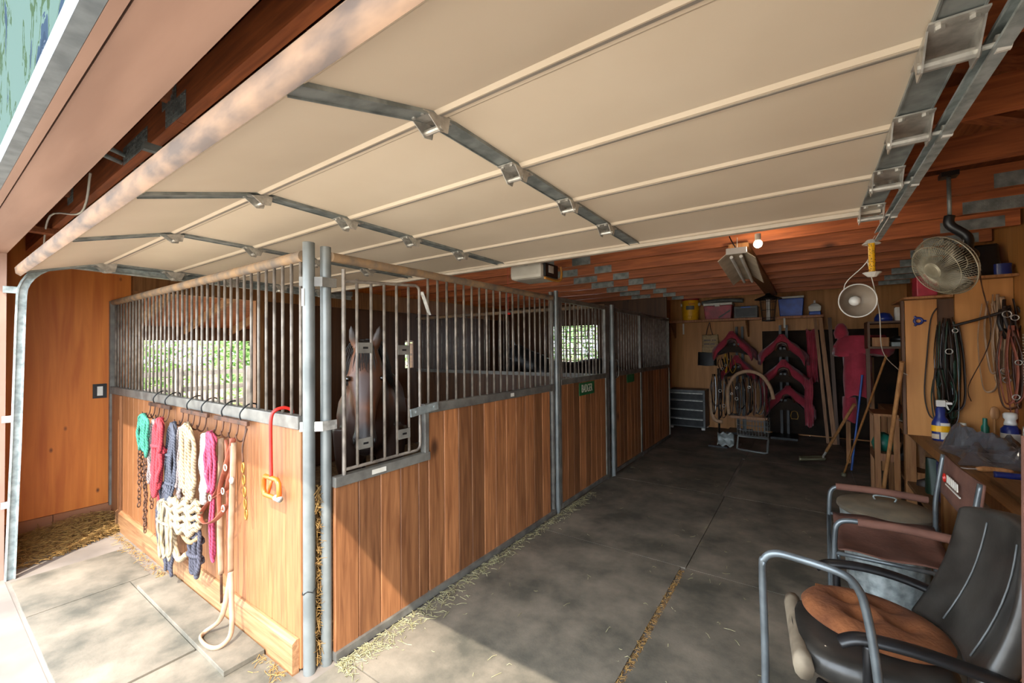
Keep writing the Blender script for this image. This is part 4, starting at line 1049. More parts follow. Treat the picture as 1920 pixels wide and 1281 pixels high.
MB().loft([[V(-1.42 + sx * .23, 9.27 + sy * .15, 2.2025) for sx, sy in ((-1, -1), (1, -1), (1, 1), (-1, 1))], [V(-1.42 + sx * .255, 9.27 + sy * .17, 2.47) for sx, sy in ((-1, -1), (1, -1), (1, 1), (-1, 1))]]).build('body', 'red_plastic', rc, bevel=.012)
rbox(-1.68, -1.16, 9.095, 9.445, 2.472, 2.525, 'lid', 'white_plastic', rc, .012)
rbox(-1.47, -1.38, 9.083, 9.0945, 2.45, 2.515, 'latch', 'white_plastic', rc, .003)
MB().beam((-1.40, 9.085, 2.23), (-1.20, 9.085, 2.36), .012, .02).build('strap', 'black_plastic', rc)
gb = MB().tube(spl([(-1.74, 9.28, 2.545), (-1.5, 9.27, 2.573), (-1.25, 9.27, 2.573), (-.99, 9.28, 2.552)]), .024, 10, flat=1.8).build('foam_bolster', 'grey_plastic', smooth=True); tag(gb, 'long grey padded bolster lying across the red ice chest', 'bolster')
rd = thing('radio', 'dark grey radio with speaker grille beside the red ice chest', 'radio', (-.94, 9.24, 2.2025))
rbox(-1.14, -.74, 9.12, 9.36, 2.203, 2.43, 'case', 'grey_plastic', rd, .012)
rbox(-1.105, -.775, 9.112, 9.1195, 2.235, 2.385, 'grille', 'dark_metal', rd, .002)
rbox(-1.02, -.86, 9.112, 9.1195, 2.398, 2.418, 'display', 'blue_plastic', rd, .001)
ln = thing('bug_lantern', 'black caged lantern with conical cap hung in front of the shelf', 'lantern', (-.50, 8.0, 2.08))
MB().lathe([(.03, 2.52), (.05, 2.49), (.19, 2.435), (.195, 2.42), (.10, 2.425), (0, 2.43)], (-.50, 8.0, 0), seg=8).build('cap', 'dark_metal', ln)
lm = MB()
for k in range(20):
    a = 2 * PI * k / 20; lm.cyl((-.50 + .12 * math.cos(a), 8 + .12 * math.sin(a), 2.425), (-.50 + .085 * math.cos(a), 8 + .085 * math.sin(a), 2.08), .003, 5)
for z, r in ((2.12, .09), (2.25, .103), (2.38, .116)): lm.tube([(-.50 + r * math.cos(2 * PI * k / 20), 8 + r * math.sin(2 * PI * k / 20), z) for k in range(20)], .003, 5, closed=True)
lm.build('cage', 'dark_metal', ln)
MB().lathe([(0, 2.07), (.095, 2.07), (.095, 2.085), (0, 2.085)], (-.50, 8.0, 0), seg=16).build('base', 'dark_metal', ln)
MB().cyl((-.50, 8, 2.09), (-.50, 8, 2.42), .028, 14).build('tube', 'white_plastic', ln, smooth=True)
MB().cyl((-.50, 8, 2.515), (-.49, 8, 2.545), .004, 6).build('hook', 'zinc', ln)
bc = thing('ice_chest', 'blue ice chest with white lid on the wall shelf', 'cooler', (-.22, 9.27, 2.2025))
MB().loft([[V(-.22 + sx * .17, 9.27 + sy * .15, 2.2025) for sx, sy in ((-1, -1), (1, -1), (1, 1), (-1, 1))], [V(-.22 + sx * .195, 9.27 + sy * .17, 2.52) for sx, sy in ((-1, -1), (1, -1), (1, 1), (-1, 1))]]).build('body', 'blue_plastic', bc, bevel=.012)
rbox(-.42, -.02, 9.095, 9.445, 2.522, 2.56, 'lid', 'white_plastic', bc, .01)
jg = thing('jug', 'blue jug with a white pointed top at the shelf end', 'jug', (.13, 9.25, 2.2025))
rbox(.045, .215, 9.15, 9.32, 2.203, 2.27, 'base', 'blue_plastic', jg, .012)
MB().loft([[V(.13 + sx * w, 9.235 + sy * min(w, .07), z) for sx, sy in ((-1, -1), (1, -1), (1, 1), (-1, 1))] for z, w in ((2.271, .075), (2.30, .09), (2.36, .093), (2.40, .05), (2.42, .016), (2.47, .014))]).build('top', 'white_plastic', jg, bevel=.006)

# ------------------------------------------------------------------ tool chest, bags, saddles
tc_ = thing('tool_chest', 'low dark tool chest with four drawers beside the stall end', 'tool chest', (-2.0, 9.2, 0))
rbox(-2.345, -1.655, 8.99, 9.42, .055, .80, 'body', 'grey_plastic', tc_, .008)
for i, (z0, z1) in enumerate(((.615, .745), (.43, .60), (.245, .415), (.085, .23))):
    dr = MB().box(-2.31, -1.69, 8.972, 8.989, z0, z1).build('drawer', 'dark_metal', tc_, bevel=.004)
    MB().box(-2.305, -1.695, 8.958, 8.9715, z1 - .022, z1 - .004).build('pull', 'zinc', dr)
for x in (-2.30, -1.70):
    for y in (9.03, 9.37): MB().box(x - .03, x + .03, y - .03, y + .03, .0125, .054).build('foot', 'white_plastic', tc_)
st_ = MB().box(-2.165, -2.135, 9.485, 9.494, 1.93, 2.155).build('paint_stick', 'paper_white'); tag(st_, 'white paint stick fixed under the shelf end above the tool chest', 'stick')
st_ = MB().box(-.335, -.305, 9.045, 9.055, 1.99, 2.165).build('paint_stick', 'paper_white'); tag(st_, 'white strip hanging from the shelf edge over the stacked saddles', 'stick')
mat('burlap', '#b39a72', .9, c2='#9a805a', scale=40, bump=.2)
def bag(name, label, cat, x0, x1, z0, z1, y, m, d=.07):
    t = thing(name, label, cat, ((x0 + x1) / 2, y, z0))
    def f(u, v): 
        a = 2 * PI * u; k = math.sin(PI * min(1, v * 1.0 + .12)) ** .35 if v < .9 else .55
        return ((x0 + x1) / 2 + (x1 - x0) / 2 * math.copysign(abs(math.cos(a)) ** .4, math.cos(a)) * (1 - .06 * v), y + d * math.sin(a) * (1 - .75 * v), z0 + (z1 - z0) * v + .01 * math.sin(5 * a))
    rings_ = [[V(f(j / 16, i / 8)) for j in range(16)] for i in range(9)]
    MB().loft(rings_).build('body', m, t, smooth=True, auto=60)
    return t
bt = bag('tote_bag', 'tan burlap tote bag with dark print hanging below the shelf', 'bag', -1.77, -1.45, 1.55, 1.90, 9.38, 'burlap')
MB().tube(spl([(-1.69, 9.38, 1.89), (-1.65, 9.36, 2.05), (-1.62, 9.40, 2.15), (-1.60, 9.36, 2.05), (-1.56, 9.38, 1.89)]), .016, 8, flat=.4).build('handle', 'black_plastic', bt, smooth=True)
for k, (xa, xb, z) in enumerate(((-1.72, -1.675, 1.79), (-1.665, -1.60, 1.79), (-1.575, -1.55, 1.79), (-1.535, -1.505, 1.79), (-1.72, -1.62, 1.715), (-1.605, -1.52, 1.715), (-1.75, -1.49, 1.655))):
    MB().box(xa, xb, 9.314 if z < 1.7 else 9.322, 9.345, z - (.012 if k < 6 else .004), z + (.014 if k < 6 else .004)).build('print_mark', 'leather_brown', bt)
bag('black_bag', 'slumped black bag hanging under the tan tote bag', 'bag', -1.86, -1.50, 1.28, 1.545, 9.40, 'black_plastic', .06)

mat('red_cloth', '#a82c40', .85, c2='#861f2f', scale=5, bump=.25, bscale=30, sheen=.3)
def saddle(x, y, z, label, w=.30, h=.34, L_=.42, seed=1, stir=True):
    """saddle seen end on: dark flaps and tree under a loose red cover with a knotted peak"""
    t = thing('saddle', label, 'saddle', (x, y, z - h)); q = random.Random(seed); ph = q.uniform(0, 6)
    def cov(u, v):
        a = (u - .5) * 2; s = abs(a) ** 1.5
        r = 1 + .05 * math.sin(9 * a + 5 * v + ph) + .03 * math.sin(17 * v + 3 * a)
        return (x + math.copysign(abs(a) ** .85, a) * w * (1.05 + .1 * v) * r, y - L_ / 2 + L_ * v + .02 * math.sin(6 * a + ph), z + .06 * math.exp(-(a * 5) ** 2) * (1.6 - v) - h * .80 * s * (1 + .12 * math.sin(8 * v + ph)))
    MB().grid(cov, 22, 10, thick=(0, 0, .15)).build('cover', 'red_cloth', t, smooth=True)
    pk = MB().lathe([(0, -.02), (.05, 0), (.045, .035), (.028, .06), (.05, .085), (.03, .10), (0, .10)], (x, y - L_ / 2 + .05, z - .005), seg=12).build('cover_knot', 'red_cloth', t, smooth=True)
    arch = [(w * .80 * k / 6, z - .13 - h * .62 * abs(k / 6) ** 1.5) for k in range(-6, 7)]
    MB().prism([(x + u, y - L_ / 2 + .07, zz) for u, zz in arch] + [(x + w * .78, y - L_ / 2 + .07, z - h * 1.0), (x + w * .3, y - L_ / 2 + .07, z - h * .86), (x - w * .3, y - L_ / 2 + .07, z - h * .86), (x - w * .78, y - L_ / 2 + .07, z - h * 1.0)], (0, L_ - .12, 0)).build('pad', 'dark_pad_shade', t)
    for s in (-1, 1):
        MB().loft([[V(x + s * .025, y - L_ / 2 + .03, z - .05), V(x + s * .05, y - L_ / 2 + .03, z - .05), V(x + s * .05, y + L_ / 2 - .03, z - .05), V(x + s * .025, y + L_ / 2 - .03, z - .05)],
                   [V(x + s * (w * .62), y - L_ / 2 + .05, z - h * .62), V(x + s * (w * .72), y - L_ / 2 + .05, z - h * .60), V(x + s * (w * .72), y + L_ / 2 - .06, z - h * .6), V(x + s * (w * .62), y + L_ / 2 - .06, z - h * .62)],
                   [V(x + s * (w * .78), y - L_ / 2 + .1, z - h), V(x + s * (w * .83), y - L_ / 2 + .1, z - h), V(x + s * (w * .83), y + L_ / 2 - .1, z - h), V(x + s * (w * .78), y + L_ / 2 - .1, z - h)]]).build('flap', 'leather_dark', t, smooth=True, auto=35)
    MB().tube([(x - .10, y - L_ / 2 + .015, z - .20), (x - .06, y - L_ / 2 + .01, z - .08), (x, y - L_ / 2 + .01, z - .055), (x + .06, y - L_ / 2 + .01, z - .08), (x + .10, y - L_ / 2 + .015, z - .20)], .022, 8).build('gullet', 'leather_brown', t, smooth=True)
    if stir:
        sx0 = x + w * .25; sz = z - h - .04; yy = y - L_ / 2 + .09
        MB().tube([(sx0 - .04, yy, sz + .07), (sx0 - .055, yy, sz), (sx0 - .045, yy, sz - .05), (sx0 + .045, yy, sz - .05), (sx0 + .055, yy, sz), (sx0 + .04, yy, sz + .07), (sx0, yy, sz + .09)], .007, 6, closed=True).build('stirrup', 'brass', t, smooth=True)
    return t
def rack(x, y, arms, label):
    t = thing('saddle_rack', label, 'saddle rack', (x, y, 0))
    for s in (-1, 1): MB().box(x + s * .05 - .02, x + s * .05 + .02, y + .20, y + .26, 0.0125, 2.05).build('upright', 'dark_metal', t)
    for z in arms:
        for s in (-1, 1): MB().beam((x + s * .03, y + .23, z), (x + s * .03, y - .26, z), .035, .035).build('arm', 'dark_metal', t)
    MB().box(x - .2, x + .2, y - .26, y + .26, .0125, .05).build('foot', 'dark_metal', t)
    return t
rack(-1.08, 9.15, (1.70, 1.28), 'dark rack holding two covered saddles beside the tote bag')
rack(-.35, 9.08, (1.62, 1.17, .71), 'dark rack holding three stacked saddles by the leaning boards')
saddle(-1.16, 9.10, 1.86, 'red-covered saddle beside the tan tote bag', .32, .36, .42, 1, False)
saddle(-1.09, 9.12, 1.40, 'red-covered saddle below the one beside the tote bag', .28, .34, .40, 2, False)
saddle(-.36, 9.05, 1.78, 'red-covered saddle topmost in the stack of three', .33, .36, .42, 3, False)
saddle(-.34, 9.05, 1.33, 'red-covered saddle in the middle of the stack of three', .33, .36, .42, 4, False)
saddle(-.28, 9.05, .87, 'red-covered saddle lowest in the stack with a brass stirrup', .34, .40, .42, 5, True)
def drape(x0, x1, y, z0, z1, name, label, m='red_cloth', d=.05, par=None, seed=0):
    def f(u, v): return (x0 + (x1 - x0) * (u + .05 * math.sin(9 * v + seed)), y - d * abs(math.sin(u * 9 + seed)) , z0 + (z1 - z0) * v + .02 * math.sin(7 * u + seed))
    o = MB().grid(f, 18, 10, thick=(0, -.014, 0)).build(name, m, par, smooth=True)
    if par is None: tag(o, label, 'cloth')
    return o
drape(-.045, .075, 8.86, .28, 1.10, 'hanging_cloth', 'narrow red cloth tail hanging beside the lowest stacked saddle', seed=1)
drape(.0, .16, 9.30, 1.0, 1.95, 'hanging_cloth', 'dark red cloth hanging behind the stacked saddles', seed=2)
drape(-.70, -.585, 8.8, .62, 1.12, 'hanging_cloth', 'red cloth end hanging beside the tan horse collar', seed=3)

# leaning boards
for k, (xa, xb, y, w, lab) in enumerate(((.13, .27, 9.02, .045, 'narrow board leaning upright beside the stacked saddles'), (.20, .36, 8.95, .06, 'wide brown board leaning upright beside the narrow one'), (.33, .40, 8.98, .05, 'dark board standing upright behind the red saddle cover'))):
    o = MB().beam((xb, y - .1, .0125), (xa, y + .02, 2.14), w, .03, up=(0, 1, 0)).build('leaning_board', 'lumber' if k < 2 else 'plywood_dark'); tag(o, lab, 'board')

# harness, horse collar and wire cart
ct = thing('wire_cart', 'wire basket cart on a bent grey tube base', 'cart', (-.72, 7.75, 0))
MB().tube([(-.93, 7.98, .03), (-.93, 7.62, .03), (-.91, 7.58, .03), (-.55, 7.5, .03), (-.52, 7.53, .03), (-.51, 7.60, .20), (-.51, 7.66, .22), (-.93, 7.70, .22), (-.94, 7.68, .10), (-.94, 7.62, .03)], .016, 8).build('base_tube', 'steel_post', ct, smooth=True)
wm = MB()
for i in range(11):
    x = -.93 + .42 * i / 10; wm.tube([(x, 7.58, .50), (x, 7.60, .26), (x, 8.0, .26), (x, 8.0, .50)], .003, 4)
for z in (.26, .34, .42, .50): wm.tube([(-.93, 7.59, z), (-.51, 7.59, z), (-.51, 8.0, z), (-.93, 8.0, z)], .003, 4, closed=True)
wm.build('basket', 'galv_dull', ct)
for x in (-.86, -.58): MB().cyl((x, 7.98, .24), (x, 7.98, 1.1), .012, 8).build('upright', 'steel_post', ct, smooth=True)
MB().box(-1.02, -.50, 7.56, 7.60, .52, .56).build('cross_bar', 'lumber', ct)
hc = thing('horse_collar', 'tan padded horse collar standing arched on the wire cart', 'horse collar', (-.80, 7.62, .56))
def collar(x, y, z0, w, h, m, parent, r=.028):
    pts = [(x - w * .95, y, z0), (x - w, y, z0 + h * .35), (x - w * .92, y, z0 + h * .68), (x - w * .55, y - .02, z0 + h * .92), (x, y - .02, z0 + h), (x + w * .55, y - .02, z0 + h * .93), (x + w * .95, y, z0 + h * .68), (x + w * 1.1, y, z0 + h * .40)]
    return MB().tube(spl(pts, 5), r, 10).build('pad', m, parent, smooth=True)
mat('collar_tan', '#a98a6c', .7, c2='#8a6b4f', scale=10, bump=.2)
collar(-.76, 7.60, .57, .30, .70, 'collar_tan', hc)
MB().tube([(-1.05, 7.60, .57), (-.9, 7.6, .57)], .02, 8).build('foot', 'leather_dark', hc, smooth=True)
hc2 = thing('horse_collar', 'narrow tan collar hanging dark harness beside the tool chest', 'horse collar', (-1.25, 7.75, .5))
MB().tube(spl([(-1.28, 7.75, 1.05), (-1.33, 7.75, .95), (-1.33, 7.74, .65), (-1.28, 7.73, .45), (-1.16, 7.73, .42)], 5), .024, 8, flat=1.3).build('pad', 'collar_tan', hc2, smooth=True)
MB().cyl((-1.22, 7.78, .0125), (-1.22, 7.78, 1.3), .015, 8).build('stand_pole', 'dark_metal', hc2, smooth=True)
MB().box(-1.36, -1.08, 7.6, 7.95, .0125, .04).build('stand_base', 'dark_metal', hc2)
q = random.Random(21)
mat('leather_gloss', '#231610', .15, c2='#160d09', scale=12, coat=.6)
def harness(label, x0, x1, zt, zb, y, n, seed, mats_, par=None):
    t = thing('harness', label, 'harness', ((x0 + x1) / 2, y, zb)); q = random.Random(seed)
    for i in range(n):
        x = x0 + (x1 - x0) * (i + .5) / n; m = mats_[i % len(mats_)]
        zt_ = zt - q.uniform(0, .08) - .25 * abs((i + .5) / n - .5); w = q.uniform(.02, .07); zb_ = zb + q.uniform(0, .25) * (zt - zb)
        pts = [(x - w / 2, y + q.uniform(-.03, .03), zt_), (x - w, y + q.uniform(-.05, .03), (zt_ * .6 + zb_ * .4)), (x - w * .6, y + q.uniform(-.05, .03), zb_ + .05), (x, y - .03, zb_), (x + w * .8, y + q.uniform(-.05, .03), zb_ + .08), (x + w, y + q.uniform(-.05, .03), zt_ * .6 + zb_ * .4), (x + w / 2, y, zt_)]
        MB().tube(spl(pts, 5), q.uniform(.010, .017), 8, flat=.35).build('strap', m, t, smooth=True)
    for i in range(max(2, n // 3)):
        x = q.uniform(x0, x1); z = q.uniform(zb + .1, zt - .15); r = q.uniform(.014, .026)
        MB().tube([(x + r * math.cos(a * PI / 6), y - .065, z + r * math.sin(a * PI / 6)) for a in range(12)], .004, 6, closed=True).build('ring', 'zinc', t, smooth=True)
    return t
harness('brown leather harness straps hanging inside the tan horse collar', -1.02, -.50, 1.24, .52, 7.60, 12, 31, ('leather_gloss', 'leather_brown', 'leather_dark'))
harness('glossy black harness hanging beside the narrow tan collar', -1.30, -1.06, 1.32, .48, 7.72, 8, 32, ('leather_gloss', 'leather_dark'))
harness('dark bridle with yellow band hanging under the saddle by the tote bag', -1.36, -1.12, 1.58, 1.10, 8.86, 6, 33, ('leather_gloss', 'leather_dark', 'yellow'))
pbg = MB().grid(lambda u, v: (-1.22 + .24 * u, 7.60 + .12 * math.sin(3 * v) * .5, .30 + .20 * v + .02 * math.sin(14 * u + 9 * v)), 14, 8, thick=(0, .05, 0)).build('plastic_sack', 'galv_dull', smooth=True); tag(pbg, 'crumpled pale plastic sack at the foot of the harness stand', 'sack')
pbg.location.z = .045

# red cover over a saddle on its own stand
rs = thing('saddle_stand', 'red cover draped in a wide T over a saddle stand', 'saddle cover', (.60, 7.5, 0))
def cap_(x0, x1, y0, y1, z0, z1, name, seed, tp=.8):
    rings_ = []
    for i in range(11):
        v = i / 10; k = 1 - (1 - tp) * v ** 2; r = []
        for j in range(24):
            a = 2 * PI * j / 24; ca, sa = math.cos(a), math.sin(a); w = 1 + .06 * math.sin(5 * a + seed + 2 * v) + .05 * math.sin(11 * a + 5 * v)
            r.append(V((x0 + x1) / 2 + (x1 - x0) / 2 * math.copysign(abs(ca) ** .75, ca) * w * k, (y0 + y1) / 2 + (y1 - y0) / 2 * math.copysign(abs(sa) ** .95, sa) * w * k, z0 + (z1 - z0) * v + .025 * math.sin(4 * a + seed) * (1 - v)))
        rings_.append(r)
    return MB().loft(rings_).build(name, 'red_cloth', rs, smooth=True, auto=70)
cap_(.30, .93, 7.32, 7.66, 1.53, 1.80, 'cover_shoulders', 1, .72)
cap_(.415, .71, 7.30, 7.60, .97, 1.56, 'cover_body', 2, .95)
cap_(.40, .56, 7.40, 7.60, .62, .95, 'cover_tail', 3, .9)
MB().lathe([(0, 1.76), (.07, 1.76), (.085, 1.84), (.06, 1.93), (.03, 1.97), (0, 1.975)], (.40, 7.48, 0), seg=14).build('cover_horn', 'red_cloth', rs, smooth=True)
for x in (.46, .72): MB().beam((x, 7.60, .0125), (x, 7.52, 1.0 if x < .5 else 1.5), .05, .05).build('leg', 'lumber', rs)

o = MB().grid(lambda u, v: (-.70 + 1.96 * u, 9.475 - .012 * abs(math.sin(17 * u)) , .03 + 1.92 * v), 40, 6, thick=(0, -.006, 0)).build('shade_backing', 'dark_pad_shade', smooth=True); tag(o, 'dark sheet added on the back wall as shade behind the stacked saddles', 'shade sheet')  # added dark sheet that paints the shade on the wall behind the saddles

# ------------------------------------------------------------------ workbench side
wbn = thing('workbench', 'rough plank workbench along the right wall', 'workbench', (1.08, 5.1, 0))
for k, (x0, x1) in enumerate(((.79, .975), (.978, 1.17), (1.173, 1.365))):
    MB().box(x0, x1, 2.75, 7.6, .83, .868).build('plank', 'bench_wood', wbn)
MB().box(.785, .79, 2.75, 7.6, .80, .868).build('edge_strip', 'lumber', wbn)
for y in (2.95, 4.32, 5.75, 7.4):
    for x in (.83, 1.32): MB().box(x - .04, x + .04, y - .04, y + .04, .0125, .83).build('leg', 'lumber', wbn)
MB().box(.80, 1.36, 2.9, 7.45, .28, .31).build('lower_shelf', 'bench_wood', wbn)
for y in (2.95, 4.32, 5.75, 7.4): MB().box(.87, 1.28, y - .02, y + .02, .32, .40).build('brace', 'lumber', wbn)
stn = thing('wooden_stand', 'open wooden stand with a low shelf at the bench front', 'stand', (.70, 6.2, 0))
for x in (.61, .765):
    for y in (6.02, 6.4): MB().box(x - .025, x + .025, y - .025, y + .025, .0125, .90).build('leg', 'lumber', stn)
MB().box(.58, .785, 5.99, 6.43, .90, .925).build('top', 'lumber', stn); MB().box(.585, .784, 6.0, 6.42, .42, .50).build('shelf', 'plank', stn)
mat('teal', '#1f7d68', .4, c2='#16604f', scale=8); mat('dark_green', '#1f3a2c', .5, c2='#152a1f', scale=10); mat('navy_plastic', '#1c2f7a', .3, c2='#15245e', scale=6); mat('orange_red', '#cf2a22', .4, c2='#a81f19', scale=6)
def wedge(name, label, cat, x0, x1, y0, y1, z0, z1, m):
    b = MB().prism([(x0, y0, z0), (x1, y0, z0), (x1, y0, z1), (x0 + (x1 - x0) * .35, y0, z1 * .98 + z0 * .02)], (0, y1 - y0, 0)); o = b.build(name, m, bevel=.012); return tag(o, label, cat)
o = MB().loft([[V(.61 + .15 * math.cos(a * PI / 6) * k + .07, 6.2 + .14 * math.sin(a * PI / 6) * k, z) for a in range(12)] for z, k in ((.501, .55), (.58, .7), (.66, .5), (.70, .1))]).build('teal_sack', 'teal', smooth=True); tag(o, 'teal green bundle on the low shelf of the wooden stand', 'bundle')

# hutch panels on the bench
ht = thing('hutch', 'tan plywood hutch standing across the workbench with a top shelf', 'hutch', (1.05, 5.1, .87))
wood('ply_light', '#bf8446', '#a56c33', 'Z', rnd=.04, ring=.35, kd=.5, bump=.05)
MB().box(.725, .93, 5.10, 5.125, .8685, 2.06).build('side_panel', 'ply_light', ht)
MB().box(1.04, 1.375, 5.10, 5.125, .8685, 2.20).build('side_panel', 'ply_light', ht)
MB().box(.932, 1.038, 5.12, 5.14, .8685, 2.06).build('back_panel', 'plywood_dark', ht)
MB().box(.70, .72, 5.10, 5.16, .8685, 2.06).build('post', 'plywood_dark', ht)
MB().box(1.02, 1.375, 4.98, 5.60, 2.201, 2.222).build('top_shelf', 'lumber', ht)
MB().box(.70, 1.0, 4.95, 5.60, 2.061, 2.08).build('top_shelf', 'lumber', ht)
o = bag('black_duffel', 'black lumpy duffel bag on the hutch top shelf', 'bag', 1.06, 1.34, 2.2225, 2.50, 5.22, 'black_plastic', .15)
o = MB().loft([[V(1.30 + .05 * math.cos(a * PI / 5), 5.02 + .03 * math.sin(a * PI / 5), z) for a in range(10)] for z in (2.2225, 2.31)]).build('blue_can', 'navy_plastic', smooth=True, auto=40); tag(o, 'small blue can at the edge of the hutch shelf', 'can')
o = MB().box(.79, .92, 5.0, 5.2, 2.081, 2.26).build('red_box', 'red_plastic', bevel=.008); tag(o, 'deep red box standing on the hutch behind the fan', 'box')
# loose shelf behind with things
s2_ = thing('wall_shelf', 'dark shelf plank behind the hutch with caps and tins', 'shelf', (.98, 6.9, 1.9))
MB().box(.62, 1.37, 6.75, 7.15, 1.93, 1.955).build('board', 'plywood_dark', s2_)
MB().box(.62, 1.37, 6.75, 7.15, 1.62, 1.645).build('board', 'plywood_dark', s2_)
for x in (.63, 1.35): MB().box(x - .012, x + .012, 6.77, 7.13, 1.646, 1.929).build('end_board', 'plywood_dark', s2_)
for x in (.65, 1.33): MB().box(x - .02, x + .02, 7.11, 7.15, .869, 1.62).build('support', 'plywood_dark', s2_)
o = MB().lathe([(0, 1.956), (.09, 1.956), (.088, 2.0), (.06, 2.05), (0, 2.065)], (.78, 6.85, 0), seg=18).build('cap', 'navy_plastic', smooth=True); tag(o, 'blue cap on the dark shelf behind the hutch', 'cap')
o = bag('white_sack', 'grey and white sack slumped on the dark shelf', 'bag', .88, 1.12, 1.956, 2.12, 6.92, 'paper_white', .09)
o = MB().box(.66, .82, 6.78, 7.0, 1.6465, 1.76).build('cassette_box', 'lumber', bevel=.006); tag(o, 'small tan box under the dark shelf', 'box')
o = MB().box(.84, 1.04, 6.78, 7.0, 1.6465, 1.70).build('tin_box', 'galv_dull', bevel=.006); tag(o, 'flat pale tin beside the small tan box', 'tin')
o = MB().lathe([(0, .0), (.095, .0), (.10, .05), (.07, .07), (0, .072)], (.94, 6.89, 1.701), seg=20).build('oval_tin', 'dark_metal', smooth=True); tag(o, 'dark rounded tin on top of the flat pale tin', 'tin')

# tools leaning at the bench end
def pole(name, label, cat, p0, p1, r, m, head=None):
    t = thing(name, label, cat, (p0[0], p0[1], 0)); MB().cyl(p0, p1, r, 10).build('handle', m, t, smooth=True, auto=40)
    return t
mat('blue_pole', '#2152a0', .4, c2='#183f80', scale=6); mat('dirty_steel', '#6f6a52', .7, .2, c2='#55503c', scale=10)
sv = pole('shovel', 'short shovel with wooden shaft and a dirty scoop lying on the floor', 'shovel', (.20, 7.35, .19), (.475, 6.75, .93), .018, 'handle_wood')
sv.location = (0.1, 7.4, 0)
for ch in sv.children: ch.location = V(.20, 7.35, 0) - V(.1, 7.4, 0)
OFF[sv.name] = V(.1, 7.4, 0)
MB().tube(spl([(.215, 7.33, .23), (.19, 7.36, .16), (.165, 7.38, .10), (.19, 7.37, .075)]), .014, 8).build('ferrule', 'zinc', sv, smooth=True)
def sc(u, v): 
    a = (v - .5) * 2; L_ = u * .38; return (.17 - L_ * .80 + .02, 7.39 - L_ * .40 + a * .11 * (1 - .25 * u ** 3), .055 + .035 * a * a + .02 * (1 - u))
MB().grid(sc, 10, 8, thick=(0, 0, .02)).build('scoop', 'dirty_steel', sv, smooth=True)
pole('blue_pole', 'bright blue pole leaning against the red saddle cover', 'pole', (.46, 7.16, .0125), (.60, 7.26, 1.27), .013, 'blue_pole')
bm_ = pole('garden_tool', 'thin grey-brown shaft with a small steel foot', 'tool', (.36, 6.78, .05), (.655, 5.62, 1.56), .011, 'lumber')
MB().lathe([(0, .0), (.03, .0), (.034, .03), (.015, .05), (0, .05)], (.36, 6.78, .0125), seg=12).build('foot', 'dirty_steel', bm_, smooth=True)
rk = pole('rake', 'pale wooden rake handle leaning on the bench with a yellow band', 'rake', (.585, 5.55, .10), (.68, 4.95, 1.52), .017, 'handle_wood')
MB().cyl((.5875, 5.535, .135), (.591, 5.513, .187), .0185, 10).build('band', 'yellow', rk, smooth=True, auto=40)
MB().tube([(.47, 5.55, .03), (.585, 5.56, .045), (.70, 5.55, .03)], .012, 8).build('head', 'zinc', rk, smooth=True)

# tack hanging on the hutch
def tackset(label, x0, x1, zt, zb, y, n, seed, mats_, rmul=1.0):
    t = harness(label, x0, x1, zt, zb, y, n, seed, mats_); t.name = 'bridle'; t['category'] = 'bridle'; OFF[t.name] = OFF.get(t.name, V(t.location)); return t
tackset('dark bridle with steel bits hanging on the hutch back panel', .935, 1.03, 1.96, .95, 5.05, 8, 41, ('leather_dark', 'leather_gloss', 'dark_green'))
tackset('green and black halter looped low on the hutch', .88, .965, 1.52, .98, 5.00, 5, 42, ('dark_green', 'leather_dark'))
tackset('cream leather reins hanging from the hutch shelf by the right wall', 1.20, 1.32, 2.10, 1.25, 5.04, 5, 43, ('collar_tan', 'strap_pale', 'collar_tan'))
tackset('reddish leather bridle straps hanging in the corner by the white louvre', 1.27, 1.34, 1.86, 1.02, 4.92, 5, 44, ('leather_salmon', 'leather_brown', 'leather_salmon'))
tackset('dark straps hanging over the cream reins in the corner', 1.29, 1.345, 2.06, 1.70, 5.0, 4, 45, ('leather_dark',))
o = MB().tube(spl([(1.0, 4.98, 1.82), (1.15, 4.96, 1.87), (1.30, 4.94, 1.93)]), .011, 8).build('riding_crop', 'leather_dark', smooth=True); tag(o, 'dark riding crop hanging level across the tan hutch panel', 'riding crop')
t = thing('blue_clip', 'blue plastic hanger clip on the light hutch panel', 'clip', (.81, 5.09, 1.84))
MB().tube([(.81 + .026 * math.cos(a * PI / 7), 5.088, 1.875 + .026 * math.sin(a * PI / 7)) for a in range(14)], .010, 8, closed=True).build('ring', 'navy_plastic', t, smooth=True)
for a in (0, 2.1, 4.2): MB().cyl((.81 + .03 * math.cos(a), 5.088, 1.875 + .03 * math.sin(a)), (.81 + .05 * math.cos(a), 5.088, 1.875 + .05 * math.sin(a)), .008, 8).build('prong', 'navy_plastic', t)
o = MB().tube(spl([(.925, 5.07, 1.98), (.885, 5.07, 1.88), (.86, 5.08, 1.60), (.835, 5.07, 1.25), (.86, 5.06, 1.06), (.91, 5.05, 1.02)]), .010, 8, flat=.5).build('black_rein', 'leather_dark', smooth=True); tag(o, 'long black rein curving down the light hutch panel', 'rein')
# white louvred panel on the right wall
lv = thing('louvre_panel', 'white louvred plastic panel hung on the right wall', 'louvre', (1.35, 4.7, 1.28))
MB().box(1.335, 1.372, 4.45, 4.78, 1.28, 1.86).build('frame', 'white_plastic', lv, bevel=.012)
for k in range(18): MB().beam((1.326, 4.48, 1.36 + k * .022), (1.326, 4.75, 1.36 + k * .022), .016, .008).build('slat', 'lamp_white', lv)

